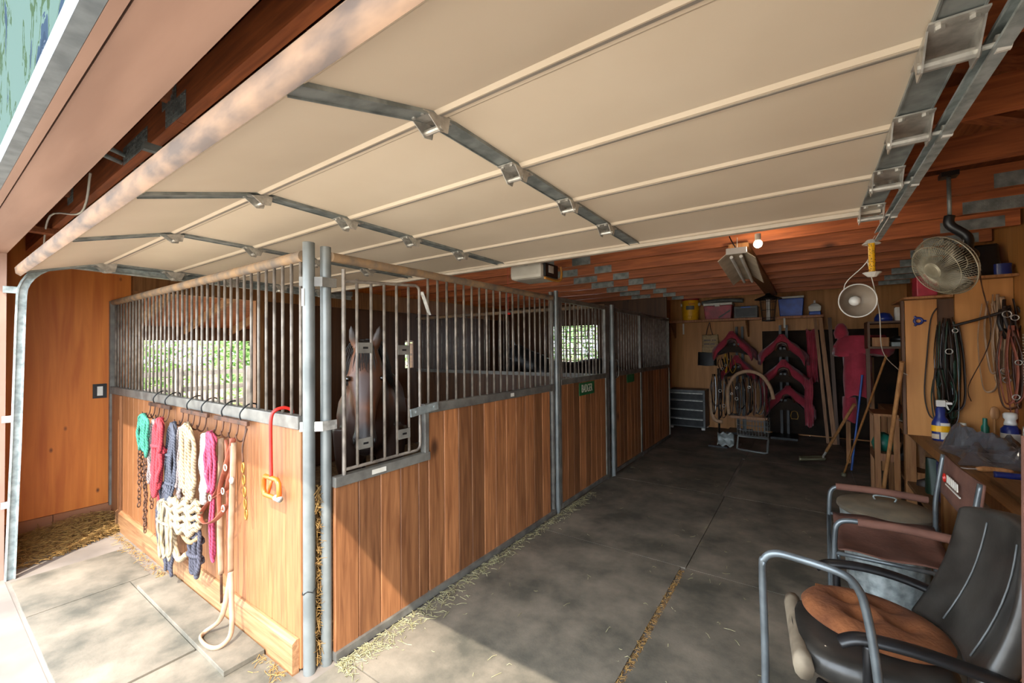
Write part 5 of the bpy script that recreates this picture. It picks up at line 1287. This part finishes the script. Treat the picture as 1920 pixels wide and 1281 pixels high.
# ------------------------------------------------------------------ things on the bench
BZ = .8685
sb = thing('spray_bottle', 'blue spray bottle with white trigger and yellow banded label', 'spray bottle', (.905, 4.93, BZ))
X, Y = .905, 4.93
MB().lathe([(0, 0), (.052, 0), (.056, .012), (.056, .14), (.045, .175), (.032, .20), (.030, .265), (.018, .28), (0, .28)], (X, Y, BZ), seg=24, sy=.75).build('body', 'navy_plastic', sb, smooth=True, auto=40)
def lab(r, a0, a1, z0, z1, m, name, par): MB().grid(lambda u, v: (X + r * math.cos(a0 + (a1 - a0) * u), Y + r * .75 * math.sin(a0 + (a1 - a0) * u), BZ + z0 + (z1 - z0) * v), 10, 1, thick=(0, .0005, 0)).build(name, m, par)
lab(.0575, PI * 1.0, PI * 1.95, .075, .125, 'yellow', 'label_band', sb); lab(.0575, PI * 1.45, PI * 1.95, .015, .074, 'paper_white', 'label_panel', sb); lab(.0575, PI * 1.45, PI * 1.95, .126, .150, 'paper_white', 'label_panel', sb)
lab(.0575, PI * 1.05, PI * 1.40, .015, .055, 'lamp_white', 'label_panel', sb)
MB().box(X - .025, X + .03, Y - .016, Y + .016, BZ + .281, BZ + .335).prism([(X + .02, Y - .010, BZ + .325), (X + .07, Y - .010, BZ + .32), (X + .072, Y - .01, BZ + .30), (X + .04, Y - .01, BZ + .30), (X + .055, Y - .01, BZ + .255), (X + .045, Y - .01, BZ + .255), (X + .022, Y - .01, BZ + .30)], (0, .02, 0)).build('trigger', 'white_plastic', sb, bevel=.004)
b2 = thing('pump_bottle', 'navy bottle with fat white cap beside the clear plastic bag', 'bottle', (1.26, 4.80, BZ))
MB().lathe([(0, 0), (.05, 0), (.052, .01), (.052, .15), (.03, .18), (0, .18)], (1.26, 4.80, BZ), seg=22).build('body', 'navy_plastic', b2, smooth=True, auto=40)
MB().lathe([(0, .181), (.036, .181), (.034, .20), (.028, .22), (.038, .235), (.04, .262), (.03, .275), (0, .278)], (1.26, 4.80, BZ), seg=20).build('cap', 'white_plastic', b2, smooth=True)
MB().lathe([(.0525, .03), (.0532, .03), (.0532, .12), (.0525, .12)], (1.26, 4.80, BZ), seg=22, caps=False).build('label', 'paper_white', b2)
b3 = thing('green_bottle', 'small dark green bottle with pale cap behind the spray bottle', 'bottle', (1.045, 4.98, BZ))
MB().lathe([(0, 0), (.032, 0), (.034, .01), (.034, .10), (.018, .125), (0, .125)], (1.045, 4.98, BZ), seg=18).build('body', 'dark_green', b3, smooth=True, auto=40)
MB().cyl((1.045, 4.98, BZ + .126), (1.045, 4.98, BZ + .15), .02, 14).build('cap', 'paper_white', b3, smooth=True, auto=40)
o = MB().lathe([(0, 0), (.024, 0), (.024, .13), (.015, .15), (.013, .20), (0, .20)], (1.17, 4.98, BZ), seg=16).build('teal_bottle', 'teal', smooth=True, auto=40); tag(o, 'slim teal bottle near the navy pump bottle', 'bottle')
cs = thing('black_case', 'small black case with steel studs at the bench edge', 'case', (.86, 5.25, BZ))
MB().box(.80, .93, 5.20, 5.30, BZ, BZ + .085).build('body', 'black_plastic', cs, bevel=.01)
for z in (.02, .04, .06): MB().sphere((.90, 5.198, BZ + z), .005, 8, 6).build('stud', 'zinc', cs)
gh = thing('green_helmet', 'dark green rounded pan on the bench beyond the hutch', 'pan', (.90, 5.75, BZ))
MB().lathe([(0, .0), (.12, .0), (.15, .03), (.145, .09), (.10, .14), (0, .155)], (.92, 5.8, BZ), seg=24).build('shell', 'dark_green', gh, smooth=True, auto=50)
MB().tube([(.92 + .155 * math.cos(2 * PI * k / 24), 5.8 + .155 * math.sin(2 * PI * k / 24), BZ + .03) for k in range(24)], .008, 6, closed=True).build('rim', 'zinc', gh, smooth=True)
rp = thing('red_cup', 'bright red scoop cup lying among the bench clutter', 'cup', (1.14, 4.72, BZ))
MB().lathe([(.030, -.05), (.033, -.05), (.045, .05), (.041, .05), (.030, -.046)], (1.14, 4.72, BZ + .05), (.7, -.3, .25), seg=18, caps=False).build('cup', 'orange_red', rp, smooth=True, auto=40)
MB().tube(spl([(1.17, 4.70, BZ + .05), (1.20, 4.68, BZ + .09), (1.22, 4.68, BZ + .03)]), .007, 8).build('handle', 'orange_red', rp, smooth=True)
wsn = thing('wooden_spoon', 'wooden spoon standing upright among the bench clutter', 'spoon', (1.22, 4.96, BZ))
MB().cyl((1.215, 4.96, BZ), (1.22, 4.97, BZ + .20), .008, 8).build('handle', 'handle_wood', wsn, smooth=True)
MB().sphere((1.222, 4.972, BZ + .245), (.030, .010, .055), 14, 10).build('bowl', 'handle_wood', wsn, smooth=True)
# clear crumpled plastic bag
m, nt, N, L, B = _new('clear_bag')
B.inputs['Base Color'].default_value = (.10, .10, .11, 1); B.inputs['Roughness'].default_value = .18; B.inputs['Alpha'].default_value = .78; B.inputs['Coat Weight'].default_value = .5
_nz = N.new('ShaderNodeTexNoise'); _nz.inputs['Scale'].default_value = 14; _nz.inputs['Detail'].default_value = 4; _tc = N.new('ShaderNodeTexCoord'); L.new(_tc.outputs['Object'], _nz.inputs['Vector'])
_bp = N.new('ShaderNodeBump'); _bp.inputs['Strength'].default_value = .6; _bp.inputs['Distance'].default_value = .03; L.new(_nz.outputs['Fac'], _bp.inputs['Height']); L.new(_bp.outputs[0], B.inputs['Normal'])
q = random.Random(5); ph = [q.uniform(0, 6) for _ in range(8)]
qb = random.Random(77)
def bagf(u, v):
    x = .84 + .46 * u; y = 3.98 + .72 * v; e = min(1, 5 * min(u, 1 - u, v, 1 - v))
    h = (.05 + .07 * v + .05 * math.sin(7 * u + ph[0] + 3 * v) * math.sin(5 * v + ph[1]) + .03 * math.sin(15 * u + ph[2]) * math.sin(13 * v + ph[3]) + .04 * u * v) 
    return (x + .03 * math.sin(9 * v + ph[4]), y + .03 * math.sin(8 * u + ph[5]), BZ + .004 + max(.004, h + qb.uniform(-.014, .02) + .05 * abs(math.sin(6 * u + 4 * v + ph[6])) - .02) * e)
o = MB().grid(bagf, 22, 26).build('plastic_bag', 'clear_bag'); tag(o, 'crumpled clear plastic bag spread over the bench top', 'plastic bag')
o = MB().box(.98, 1.12, 4.2, 4.42, BZ + .001, BZ + .02).build('blister_pack', 'paper_white', bevel=.004); tag(o, 'pale packet lying under the clear plastic bag', 'packet')
br = thing('hoof_knife', 'tool with smooth wooden grip lying in front of the plastic bag', 'tool', (.93, 3.85, BZ))
MB().tube(spl([(.86, 3.84, BZ + .018), (.93, 3.86, BZ + .020), (1.02, 3.86, BZ + .018)]), [.010, .012, .015, .017, .018, .017, .016, .015, .016, .017, .015, .013, .009], 10).build('grip', 'handle_wood', br, smooth=True)
MB().tube(spl([(.865, 3.84, BZ + .018), (.82, 3.84, BZ + .014), (.80, 3.87, BZ + .010)]), .008, 8, flat=.4).build('blade', 'zinc', br, smooth=True)
o = MB().tube(spl([(.90, 3.70, BZ + .022), (1.0, 3.70, BZ + .024), (1.10, 3.72, BZ + .022)]), .021, 10).build('blue_roll', 'navy_plastic', smooth=True); tag(o, 'dark blue roll beside the wooden-gripped tool', 'roll')
o = MB().grid(lambda u, v: (1.12 + .22 * u, 3.75 + .30 * v, BZ + .004 + .05 * u * abs(math.sin(5 * v + 2 * u)) + .01 * v), 14, 14, thick=(0, 0, .003)).build('blue_wrapper', 'blue_plastic', smooth=True); tag(o, 'bright blue crumpled wrapper on the bench', 'wrapper')
o = MB().box(.86, 1.30, 3.15, 3.60, BZ, BZ + .03).build('board_offcut', 'bench_wood', bevel=.003); tag(o, 'flat board offcut lying on the near bench top', 'board')
o = bag('paper_sack', 'white printed paper sack slumped against the right wall', 'bag', 1.25, 1.36, BZ, BZ + .20, 4.55, 'paper_white', .07)
o = MB().grid(lambda u, v: (.98 + .20 * u, 4.72 + .16 * v, BZ + .003 + .06 * math.sin(PI * u) * math.sin(PI * v) * (1 + .4 * math.sin(9 * u + 5 * v))), 14, 12, thick=(0, 0, .002)).build('green_cloth', 'dark_green', smooth=True); tag(o, 'dark green cloth heaped beside the small green bottle', 'cloth')
br2 = thing('grooming_brush', 'dark bristled grooming brush lying by the black case', 'brush', (.86, 5.42, BZ))
MB().box(.80, .92, 5.38, 5.45, BZ + .03, BZ + .05).build('back', 'handle_wood', br2, bevel=.008); MB().box(.805, .915, 5.385, 5.445, BZ, BZ + .0295).build('bristles', 'leather_dark', br2)
o = MB().lathe([(0, 0), (.05, 0), (.055, .06), (.05, .062), (0, .062)], (1.12, 5.03, BZ), seg=20).build('salve_tub', 'white_plastic', smooth=True, auto=40); tag(o, 'low white salve tub at the foot of the hutch panel', 'tub')
o = MB().tube([(.80 + .0 + .06 * math.cos(k * .55) + .055, 5.62 + .06 * math.sin(k * .55), BZ + .012 + .0016 * k) for k in range(46)], .007, 6).build('cable_coil', 'black_plastic', smooth=True); tag(o, 'coiled black cable on the bench edge beyond the hutch', 'cable')
# clutter under the bench
for k in range(16):
    q = random.Random(100 + k); y = 3.2 + k * .27
    for yb in (2.95, 4.32, 5.75, 7.4):
        if abs(y - yb) < .16: y = yb + (.165 if y >= yb else -.165)
    x = q.uniform(.93, 1.20); w = q.uniform(.06, .10); h = q.uniform(.12, .34); m = ('dark_green', 'leather_dark', 'red_plastic', 'grey_plastic', 'lumber', 'black_plastic', 'collar_tan', 'navy_plastic')[k % 8]
    kind = ('sack', 'boot', 'tin', 'box')[k % 4]; word = ('dark green', 'dark brown', 'red', 'grey', 'brown wooden', 'black', 'tan', 'navy blue')[k % 8]
    nm = ('feed_sack', 'rubber_boot', 'paint_tin', 'wooden_box')[k % 4]
    lab_ = '%s %s stored on the low shelf under the workbench%s' % (word, ('sack', 'boot', 'tin', 'box')[k % 4], '' if k < 8 else ', at its far end')
    if kind == 'box': o = MB().box(x - w, x + w, y - w, y + w, .311, .311 + h).build(nm, m, bevel=.006); tag(o, lab_, kind)
    elif kind == 'tin':
        o = MB().lathe([(0, 0), (w, 0), (w * 1.02, .01), (w, .02), (w, h - .02), (w * 1.03, h - .01), (w * .9, h), (0, h)], (x, y, .311), seg=20).build(nm, m, smooth=True, auto=40); tag(o, lab_, kind)
    elif kind == 'boot':
        o = MB().loft([[V(x + dx + rx * math.cos(a * PI / 6), y + ry * math.sin(a * PI / 6), .311 + z) for a in range(12)] for z, dx, rx, ry in ((0, -.04, .12, .045), (.05, -.04, .115, .045), (.09, 0, .07, .045), (.2, .02, .05, .05), (.30, .02, .055, .055))]).build(nm, m, smooth=True, auto=50); tag(o, lab_, kind)
    else: bag(nm, lab_, 'sack', x - w, x + w, .311, .311 + h, y, m, w)

# ------------------------------------------------------------------ galvanised bin, folding chair, office chair
tb = thing('trash_can', 'ribbed galvanised trash can with dusty lid behind the folding chair', 'trash can', (.41, 3.72, 0))
X, Y = .41, 3.74
pr = []
rings_ = []
for z, r in ((.0125, .20), (.03, .205), (.05, .20), (.52, .235), (.55, .243), (.565, .240)):
    ring_ = []
    for j in range(72):
        a = 2 * PI * j / 72; k = 1 + (.018 * math.cos(18 * a) if .04 < z < .53 else 0); ring_.append(V(X + r * k * math.cos(a), Y + r * k * math.sin(a), z))
    rings_.append(ring_)
MB().loft(rings_).build('body', 'galv', tb, smooth=True, auto=50)
mat('dusty_lid', '#8b7f6a', .6, .2, c2='#6a6356', scale=6)
MB().lathe([(.25, .556), (.258, .566), (.256, .585), (.24, .592), (.20, .605), (.15, .618), (.14, .616), (.09, .628), (0, .632)], (X, Y, 0), seg=40).build('lid', 'dusty_lid', tb, smooth=True, auto=50)
MB().tube(spl([(X - .05, Y, .628), (X - .05, Y, .655), (X + .05, Y, .655), (X + .05, Y, .628)]), .006, 8).build('lid_handle', 'galv', tb, smooth=True)

mat('brown_canvas', '#6f4a3c', .85, c2='#5b3b30', scale=8, bump=.2, bscale=60)
mat('chair_steel', '#6b7276', .35, .5, c2='#4f5558', scale=10)
dc = thing('folding_chair', 'tall brown canvas folding chair with steel tube arms and a printed back', 'chair', (.36, 3.1, 0))
ZA, ZS = .755, .60
YN, YF = 2.80, 3.44
for y, nm in ((YF, 'far'), (YN, 'near')):
    MB().tube(spl([(.10, y, .02), (.10, y, .40), (.105, y, .66), (.12, y, .735), (.165, y, ZA + .004), (.24, y, ZA + .006)], 5) + [(V(.52, y, ZA))], .0125, 10).build('arm_frame', 'chair_steel', dc, smooth=True)
    MB().tube(spl([(.20 if y == YN else .14, y, ZA + .004), (.36, y, ZA + .010), (.57, y, ZA)], 4), .021, 10, flat=1.0).build('armrest_sleeve', 'brown_canvas', dc, smooth=True, auto=50)
    MB().tube(spl([(.60, y + (.02 if y == YF else 0), .02), (.60, y, .62), (.605, y, .78), (.64, y, 1.03)]), .0125, 10).build('back_post', 'chair_steel', dc, smooth=True)
    MB().cyl((.10, y, ZS - .02), (.61, y, ZS - .02), .011, 8).build('seat_rail', 'chair_steel', dc, smooth=True)
for x in (.10, .60):
    MB().cyl((x, YN, .06), (x, YF, ZS - .03), .009, 8).build('cross_leg', 'chair_steel', dc, smooth=True); MB().cyl((x + .02, YF, .06), (x + .02, YN, ZS - .03), .009, 8).build('cross_leg', 'chair_steel', dc, smooth=True)
MB().grid(lambda u, v: (.12 + .47 * u, YN + .01 + (YF - YN - .02) * v, ZS - .045 * math.sin(PI * v) + .006 * math.sin(11 * u + 4 * v)), 14, 14, thick=(0, 0, .006)).build('seat', 'brown_canvas', dc, smooth=True)
bkc = MB().grid(lambda u, v: (.622 + .022 * v - .025 * math.sin(PI * u) * .4, YN - .02 + (YF - YN + .04) * u, .82 + .21 * v), 14, 6, thick=(-.008, 0, 0)).build('back', 'brown_canvas', dc, smooth=True)
bx0 = .607
for k in range(6): MB().box(bx0 - .001 + .0, bx0 + .004, 3.02 + .034 * k, 3.043 + .034 * k, .925, .965).build('logo_letter', 'paper_white', bkc)
MB().box(bx0 - .001, bx0 + .004, 2.98, 3.24, .905, .912).build('logo_rule', 'paper_white', bkc)
MB().tube([(bx0 + .001, 3.262 + .016 * math.cos(a * PI / 6), .937 + .02 * math.sin(a * PI / 6)) for a in range(12)], .005, 6, closed=True).build('logo_lamp', 'red_gloss', bkc)

mat('black_leather', '#3a3733', .38, c2='#24221f', scale=7, bump=.06, bscale=40, coat=.1)
mat('tan_plush', '#86502b', .95, c2='#5f3419', scale=7, bump=.5, bscale=45)
mat('worn_tan', '#8d7f6b', .8, c2='#6a5d4c', scale=8)
oc = thing('office_chair', 'black leather office chair with a tan plush cushion on its seat', 'chair', (0, 0, 0))
# local: +x is the front of the seat, z up; turned later
def supr(cx, cy, rx, ry, n=28, p=3.2): return [(cx + rx * math.copysign(abs(math.cos(2 * PI * j / n)) ** (2 / p), math.cos(2 * PI * j / n)), cy + ry * math.copysign(abs(math.sin(2 * PI * j / n)) ** (2 / p), math.sin(2 * PI * j / n))) for j in range(n)]
MB().loft([[V(x, y, z) for x, y in supr(.02, 0, .26 * k, .25 * k)] for z, k in ((.36, .86), (.375, .97), (.41, 1.0), (.445, .98), (.46, .88), (.465, .5))]).build('seat', 'black_leather', oc, smooth=True)
MB().loft([[V(.255 + .035 * math.cos(a * PI / 5), -.24 + .48 * t, .405 + .05 * math.sin(a * PI / 5)) for a in range(10)] for t in [i / 12 for i in range(13)]]).build('seat_front_roll', 'worn_tan', oc, smooth=True)
def backf(u, v):
    a = (u - .5) * 2; w = .285 * (1 - .10 * v) * (1 - .25 * max(0, v - .7) ** 1.2); top = .04 * (1 - a * a)
    return (-.24 - .16 * v + .07 * a * a - .03 * math.sin(PI * v), a * w, .46 + .52 * v + top)
MB().grid(backf, 18, 18, thick=(.085, 0, .0)).build('backrest', 'black_leather', oc, smooth=True, sub=1)
for a in (-.42, .42): MB().tube([V(backf(.5 + a / 2, k / 10)) + V(.004, 0, 0) for k in range(1, 10)], .003, 6).build('seam', 'grey_plastic', oc, smooth=True)
for s in (-1, 1):
    MB().tube(spl([(.15, s * .30, .575), (.09, s * .30, .605), (-.04, s * .305, .612), (-.18, s * .30, .595), (-.34, s * .27, .555)]), .032, 10, flat=.55).build('armrest', 'black_plastic', oc, smooth=True)
    MB().tube(spl([(.07, s * .30, .59), (.07, s * .30, .50), (.06, s * .25, .38), (.02, s * .15, .365)]), .022, 10, flat=.7).build('arm_bracket', 'black_plastic', oc, smooth=True)
MB().cyl((0, 0, .10), (0, 0, .37), .028, 14).build('gas_column', 'dark_metal', oc, smooth=True, auto=40)
for k in range(5):
    a = 2 * PI * k / 5 + .3
    lg = MB().tube([(0, 0, .10), (.15 * math.cos(a), .15 * math.sin(a), .10), (.27 * math.cos(a), .27 * math.sin(a), .075)], [.03, .022, .016], 8).build('base_leg', 'black_plastic', oc, smooth=True)
    MB().cyl((.27 * math.cos(a) - .012, .27 * math.sin(a), .039), (.27 * math.cos(a) + .012, .27 * math.sin(a), .039), .026, 12).build('caster', 'black_plastic', lg, smooth=True, auto=40)
oc.location = (.20, 2.27, 0.0125); oc.rotation_euler = (0, 0, PI + .10)
cu = thing('seat_cushion', 'tan plush round cushion lying on the office chair seat', 'cushion', (0, 0, 0))
def cush(u, v):
    a = 2 * PI * u; r = .25 * v; d = 0
    for k in range(4):
        b = PI / 4 + PI / 2 * k; dx = r * math.cos(a) - .10 * math.cos(b); dy = r * math.sin(a) - .10 * math.sin(b); d += .048 * math.exp(-(dx * dx + dy * dy) / .0022)
    return (r * math.cos(a), r * math.sin(a) * .95, .035 + .055 * math.sqrt(max(0, 1 - v ** 3.2)) - d)
MB().grid(cush, 48, 16).lathe([(.02, .0), (.20, .0), (.245, .02), (.25, .035)], seg=48, sy=.95, caps=True).build('cover', 'tan_plush', cu, smooth=True)
cu.location = (.205, 2.33, .475); cu.rotation_euler = (math.radians(-3), math.radians(6), .3)

# bent tube walker frame nearest the drive
wk = thing('walker_frame', 'grey bent steel tube walking frame beside the office chair', 'walker', (0, 1.75, 0))
def hoop(dy, parent, name):
    P = [(-.165, 1.76 + dy, .0125), (-.14, 1.752 + dy, .47), (-.142, 1.747 + dy, .86), (-.135, 1.746 + dy, .915), (-.105, 1.745 + dy, .942), (-.05, 1.742 + dy, .945), (.07, 1.732 + dy, .935), (.115, 1.733 + dy, .905), (.14, 1.735 + dy, .83), (.165, 1.72 + dy, .62), (.21, 1.70 + dy, .0125)]
    return MB().tube(spl(P, 5), .0125, 12).build(name, 'chair_steel', parent, smooth=True)
hoop(0, wk, 'side_hoop')
MB().cyl((-.14, 1.755, .36), (-.145, 1.755, .47), .016, 12).build('height_collar', 'chair_steel', wk, smooth=True, auto=40)
for (x, y) in ((-.165, 1.76), (.21, 1.70)): MB().cyl((x, y, .0125), (x, y, .04), .02, 12).build('rubber_tip', 'black_plastic', wk, smooth=True, auto=40)
MB().cyl((-.150, 1.757, .30), (.19, 1.712, .30), .010, 10).build('cross_bar', 'chair_steel', wk, smooth=True)
# reddish slat leaning near the right edge
o = MB().beam((.415, 1.545, .0125), (.487, 1.72, 1.42), .03, .014, up=(0, 1, 0)).build('painted_slat', 'brown_canvas'); tag(o, 'reddish painted slat leaning upright by the bench corner', 'slat')
# litter on the floor by the chair
o = MB().box(.02, .09, 3.45, 3.56, .0125, .05).build('brick_piece', 'plank', bevel=.005); tag(o, 'broken brown brick piece by the folding chair leg', 'brick')

# ------------------------------------------------------------------ outside: lean-to, fence and greenery
lt = thing('lean_to_roof', 'rough lean-to roof with pale rafters outside the stall window', 'roof', (-6.9, 3.5, 1.9))
MB().prism([(-5.80, .8, 2.56), (-8.2, .8, 2.02), (-8.2, .8, 2.05), (-5.80, .8, 2.59)], (0, 6.5, 0)).build('decking', 'deck', lt)
for y in (1.2, 1.85, 2.5, 3.15, 3.8, 4.45, 5.1, 5.75, 6.4): MB().beam((-5.80, y, 2.50), (-8.2, y, 1.96), .045, .11).build('rafter', 'bench_wood', lt)
MB().box(-8.15, -8.05, .8, 7.3, 1.84, 2.04).build('eave_beam', 'plywood_dark', lt)
for y in (.9, 3.9, 7.2): MB().box(-8.15, -8.05, y - .05, y + .05, -.02, 1.82).build('post', 'bench_wood', lt)
mat('fence_grey', '#8d8378', .8, c2='#6f665c', scale=6)
for j, (x, y0, y1, wd) in enumerate(((-9.6, .5, 9, 'grey rail paddock fence behind the lean-to'),)):
    fn = thing('paddock_fence', wd, 'fence', (x, 4, 0))
    y = y0
    while y < y1: MB().box(x - .05, x + .05, y - .05, y + .05, -.02, 1.35).build('post', 'fence_grey', fn); y += 1.2
    for z in (.35, .65, .95, 1.25): MB().beam((x - .07, y0, z), (x - .07, y1, z), .03, .09).build('rail', 'fence_grey', fn)
m, nt, N, L, B = _new('leaf')
_oi = N.new('ShaderNodeNewGeometry'); _cr = N.new('ShaderNodeValToRGB'); _cr.color_ramp.elements[0].color = (*rgb('#4d7a35'), 1); _cr.color_ramp.elements[1].color = (*rgb('#b4cf86'), 1)
L.new(_oi.outputs['Random Per Island'], _cr.inputs[0]); L.new(_cr.outputs[0], B.inputs['Base Color']); B.inputs['Roughness'].default_value = .5
_tr = N.new('ShaderNodeBsdfTranslucent'); L.new(_cr.outputs[0], _tr.inputs[0]); _mx = N.new('ShaderNodeMixShader'); _mx.inputs[0].default_value = .4
L.new(B.outputs[0], _mx.inputs[1]); L.new(_tr.outputs[0], _mx.inputs[2]); L.new(_mx.outputs[0], N['Material Output'].inputs[0])
mat('bark', '#8d7d78', .9, c2='#5f524c', scale=9, stretch=(3, 3, .6), bump=.5)
def tree(label, x, y, h, rad, zc, n, seed, ls=.10, trunk=.10):
    t = thing('tree', label, 'tree', (x, y, -.02), 'greenery outside the stalls'); q = random.Random(seed)
    tp = spl([(x, y, -.02), (x + q.uniform(-.1, .1), y + q.uniform(-.1, .1), h * .4), (x + q.uniform(-.2, .2), y + q.uniform(-.2, .2), h * .85)], 4)
    MB().tube(tp, [trunk * (1 - .07 * k) for k in range(len(tp))], 10).build('trunk', 'bark', t, smooth=True)
    for k in range(4):
        a = q.uniform(0, 6.28); MB().cyl(tp[3 + k], tp[3 + k] + V(math.cos(a) * rad * .6, math.sin(a) * rad * .6, rad * .5), trunk * .4, 6, trunk * .1).build('branch', 'bark', t, smooth=True)
    b = MB()
    for i in range(n):
        a = q.uniform(0, 2 * PI); w = q.uniform(-1, 1); r = q.random() ** .4; s = math.sqrt(1 - w * w)
        c = V(x + rad * r * s * math.cos(a), y + rad * r * s * math.sin(a), max(.05, zc + rad * 1.1 * r * w))
        d = V(q.gauss(0, 1), q.gauss(0, 1), q.gauss(0, .6)).normalized(); e = d.orthogonal().normalized(); l_ = ls * q.uniform(.6, 1.3)
        b.add([c - d * l_, c + e * l_ * .38, c + d * l_, c - e * l_ * .38], [(0, 1, 2, 3)])
    o = b.build('foliage', 'leaf', t); return t
tree('broad leafy tree behind the paddock fence beside the lean-to post', -12.4, 2.6, 3.2, 1.4, 1.3, 2600, 1)
tree('slender grey-barked tree in the middle of the stall window view', -10.9, 4.7, 3.5, 1.0, 1.9, 1500, 2, trunk=.16)
tree('pale bushy tree beyond the grey-barked one', -14.2, 6.6, 4.0, 1.9, 1.5, 3000, 3)
tree('tall shrub seen through the narrow opening near the partition', -12.4, 11.0, 3.5, 1.9, 1.4, 2600, 4)
tree('bright green tree outside the netted window', -6.6, 13.2, 4.2, 1.9, 2.2, 3000, 5)
